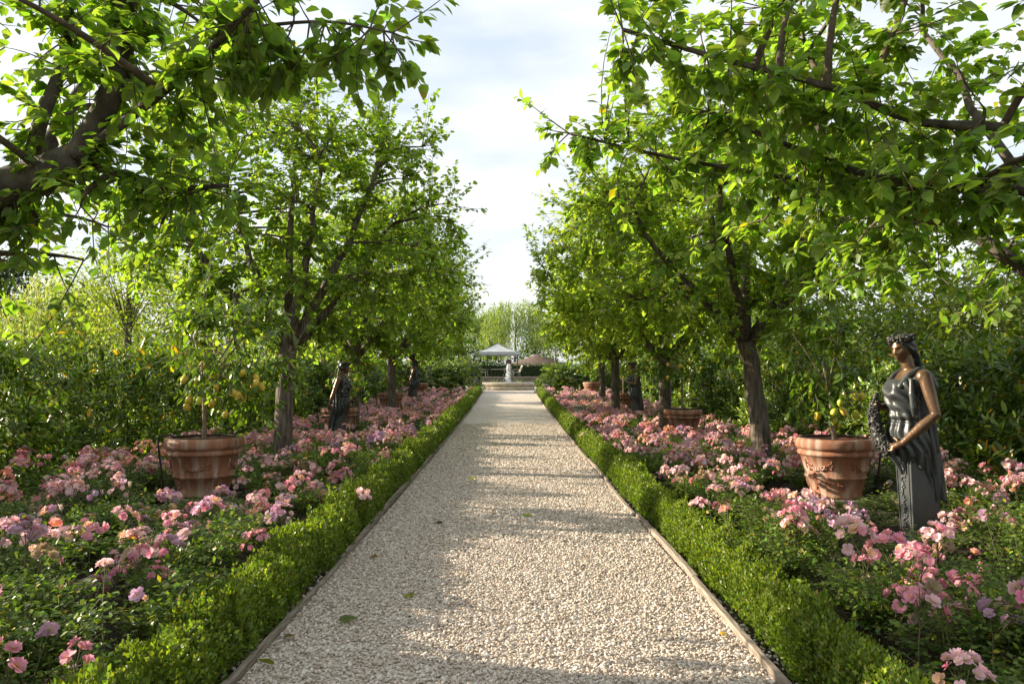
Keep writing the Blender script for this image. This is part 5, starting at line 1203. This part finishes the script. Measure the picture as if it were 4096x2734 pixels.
bg_tree('purple_shrub', 'dark purple-leaved shrub behind the pollarded trees', -13.5, 32, 3.0, 1.5, 1.2, (0.05, 0.025, 0.03), 2200, 0.14, 'round', 0.08, 8, cat='shrub', group='shrubs beyond the hedges')
# centre, beyond the terrace
bg_tree('willow_tree', 'tall feathery willow rising behind the gazebo', 0.7, 86, 9.6, 4.0, 3.0, (0.17, 0.215, 0.07), 13000, 0.30, 'willow', 0.14, 9, TZ)
bg_tree('willow_tree', 'thin willow left of the tall central one', -3.6, 92, 9.2, 3.2, 3.0, (0.15, 0.20, 0.07), 7000, 0.30, 'willow', 0.22, 10, TZ)
bg_tree('olive_tree', 'grey-green olive tree beside the shingled hut', 4.9, 76, 6.4, 2.2, 2.2, (0.12, 0.15, 0.07), 3600, 0.22, 'round', 0.14, 11, TZ)
bg_tree('willow_tree', 'bright willow right of the olive tree', 8.6, 70, 7.0, 3.2, 2.4, (0.22, 0.26, 0.06), 6000, 0.24, 'willow', 0.2, 12, TZ)
bg_tree('conifer_tree', 'dark conifer behind the hut', 3.8, 98, 5.6, 3.0, 2.6, (0.03, 0.055, 0.03), 2600, 0.4, 'cone', 0.25, 13, TZ)
bg_tree('conifer_tree', 'dark conifer behind the gazebo', -2.8, 99, 5.0, 3.2, 2.6, (0.03, 0.055, 0.03), 2600, 0.4, 'cone', 0.25, 14, TZ)
bg_tree('conifer_tree', 'broad dark conifer left of the gazebo', -7.0, 90, 5.6, 3.4, 2.6, (0.04, 0.07, 0.03), 2600, 0.4, 'cone', 0.25, 15, TZ)
bg_tree('shade_tree', 'mid-green tree at the left end of the terrace', -6.6, 60, 5.0, 2.6, 1.9, (0.09, 0.14, 0.03), 4200, 0.2, 'round', 0.16, 16, TZ)
# right side: loose tall shrubs behind the laurel
for q, (x, y, h, r, base, lb) in enumerate([(9.6, 11.5, 3.5, 1.7, (0.085, 0.115, 0.03), 'loose olive-green tall shrub at the right edge behind the laurel hedge'), (9.4, 14.8, 3.9, 1.8, (0.12, 0.15, 0.03), 'yellowish tall shrub behind the laurel, right of the statue head'),
        (9.2, 18.2, 3.6, 1.8, (0.075, 0.11, 0.025), 'tall shrub behind the laurel, directly above the statue'), (9.4, 21.8, 4.2, 1.9, (0.10, 0.13, 0.04), 'tall grey-green shrub behind the laurel, between statue and second tree'), (9.6, 26, 4.4, 2.1, (0.12, 0.17, 0.04), 'tall shrub seen right of the second right trunk'),
        (9.8, 31, 4.6, 2.3, (0.12, 0.17, 0.04), 'tall shrub seen between the right avenue trunks'), (12.5, 16, 4.8, 2.2, (0.075, 0.10, 0.035), 'higher grey-green shrub farther back at the right edge'), (12.8, 22, 5.2, 2.4, (0.075, 0.10, 0.035), 'higher shrub farther back, right of the leaning trunk')]):
    bg_tree('tall_shrub', lb, x, y, h, r, h * 0.44, base, 6000, 0.15, 'round', 0.06, 40 + q, None, 'tall shrubs behind the right laurel', h * 0.53, 'shrub', 60)
# far belt of trees that closes the view all round
rq = np.random.default_rng(70); belt = 0
for k in range(26):
    x = -75 + k * 6.0 + rq.normal(0, 1.2)
    if -14 < x < 12: continue
    y = 72 + rq.uniform(-8, 14); h = rq.uniform(4.8, 7.0)
    side = 'left' if x < 0 else 'right'
    bg_tree('distant_tree', f'distant rounded green tree in the belt beyond the {side} hedge', x, y, h, rq.uniform(3.0, 4.2), h * 0.42, tuple(np.array((0.08, 0.12, 0.035)) * rq.uniform(0.6, 1.7)), 1500, 0.55, 'round', 0.2, 90 + k, None, f'distant belt of trees on the {side}', h * 0.55)

# ---------------------------------------------------------------- fallen leaves on the gravel
def ground_d(py):
    d = 8.0
    for _ in range(40): d = (EYE - gz(d)) * F / (py - HOR)
    return d
FL = [(1745, 2088, 0.09, (0.045, 0.05, 0.03), 'dark curled fallen leaf on the shaded left half of the path'), (1662, 2376, 0.10, (0.16, 0.19, 0.03), 'olive green fallen leaf in the middle of the near path'), (1365, 2478, 0.12, (0.09, 0.13, 0.03), 'long green fallen leaf near the left edging'),
      (1115, 2648, 0.10, (0.10, 0.11, 0.03), 'shrivelled green leaf in the bottom left corner of the path'), (2092, 2062, 0.11, (0.22, 0.28, 0.06), 'pale green cupped leaf on the sunny half of the path'), (2330, 2018, 0.05, (0.32, 0.32, 0.04), 'tiny yellow-green leaf near the right edging'),
      (2863, 2526, 0.06, (0.45, 0.30, 0.05), 'small yellow fallen leaf beside the right edging board'), (1520, 2222, 0.08, (0.16, 0.10, 0.05), 'brown fallen leaf beside the left edging'), (1880, 1917, 0.10, (0.12, 0.15, 0.03), 'green fallen leaf on the shaded path farther up'),
      (1990, 1778, 0.12, (0.14, 0.2, 0.03), 'green leaf lying where shade meets sun up the path'), (1150, 2540, 0.07, (0.12, 0.08, 0.04), 'crumpled brown leaf by the left edging near the bottom')]
for q, (px, py, sz, c, lb) in enumerate(FL):
    d = ground_d(py); rng = np.random.default_rng(q); tm = T_BIG
    V = tm.v.copy(); V[:, 2] += 0.9 * V[:, 1] ** 2 + 0.25 * (V[:, 0] - 0.5) ** 2
    o = mobj('fallen_leaf', fast_mesh('fallen_leaf', V * sz, tm.loops, tm.starts, True, np.repeat(np.array([c]), len(V), 0)), M['mulberry'], None, ((px - 2035) / F * d, d, gz(d) + 0.016))
    o.rotation_euler = (rng.normal(0, 0.2), rng.normal(0, 0.2), rng.uniform(-0.6, 0.6) + (math.pi if q % 2 else 0)); tag(o, lb, 'leaf', 'fallen leaves on the path')

# ---------------------------------------------------------------- litter on the beds: dry leaves and dropped petals
rk = np.random.default_rng(201)
def litter(name, label, cat, n, size, cols, mat, tm):
    sx = rk.choice([-1, 1], n); x = sx * rk.uniform(1.4, 5.6, n); y = 2.2 + 11 * rk.uniform(0, 1, n) ** 1.5
    zz = np.array([gz(b) + (bz(b) - gz(b)) * smooth(1.4, 2.6, abs(a)) for a, b in zip(x, y)]) + rk.uniform(0.012, 0.035, n)
    D = np.stack([rk.normal(0, 1, n), rk.normal(0, 1, n), rk.normal(0, 0.2, n)], axis=1); N = np.array([[0, 0, 1.0]]) + rk.normal(0, 0.35, (n, 3))
    C = np.array(cols)[rk.integers(0, len(cols), n)] * np.exp(rk.normal(0, 0.2, (n, 1)))
    sz = size * rk.uniform(0.5, 1.3, n)
    tag(mobj(name, batch(name, tm, frames(D, N, sz), np.stack([x, y, zz], axis=1), C), mat), label, cat, None, 'stuff')
litter('leaf_litter', 'dry brown leaf litter under the rose bushes', 'leaf litter', 9000, 0.05, [(0.16, 0.10, 0.05), (0.24, 0.17, 0.09), (0.10, 0.07, 0.04), (0.20, 0.18, 0.06)], M['rose_leaf'], T_SMALL)
litter('fallen_petals', 'pale pink fallen petals scattered under the rose bushes', 'petals', 1500, 0.025, [(0.75, 0.5, 0.5), (0.7, 0.45, 0.42), (0.55, 0.36, 0.28)], M['petal'], T_SMALL)
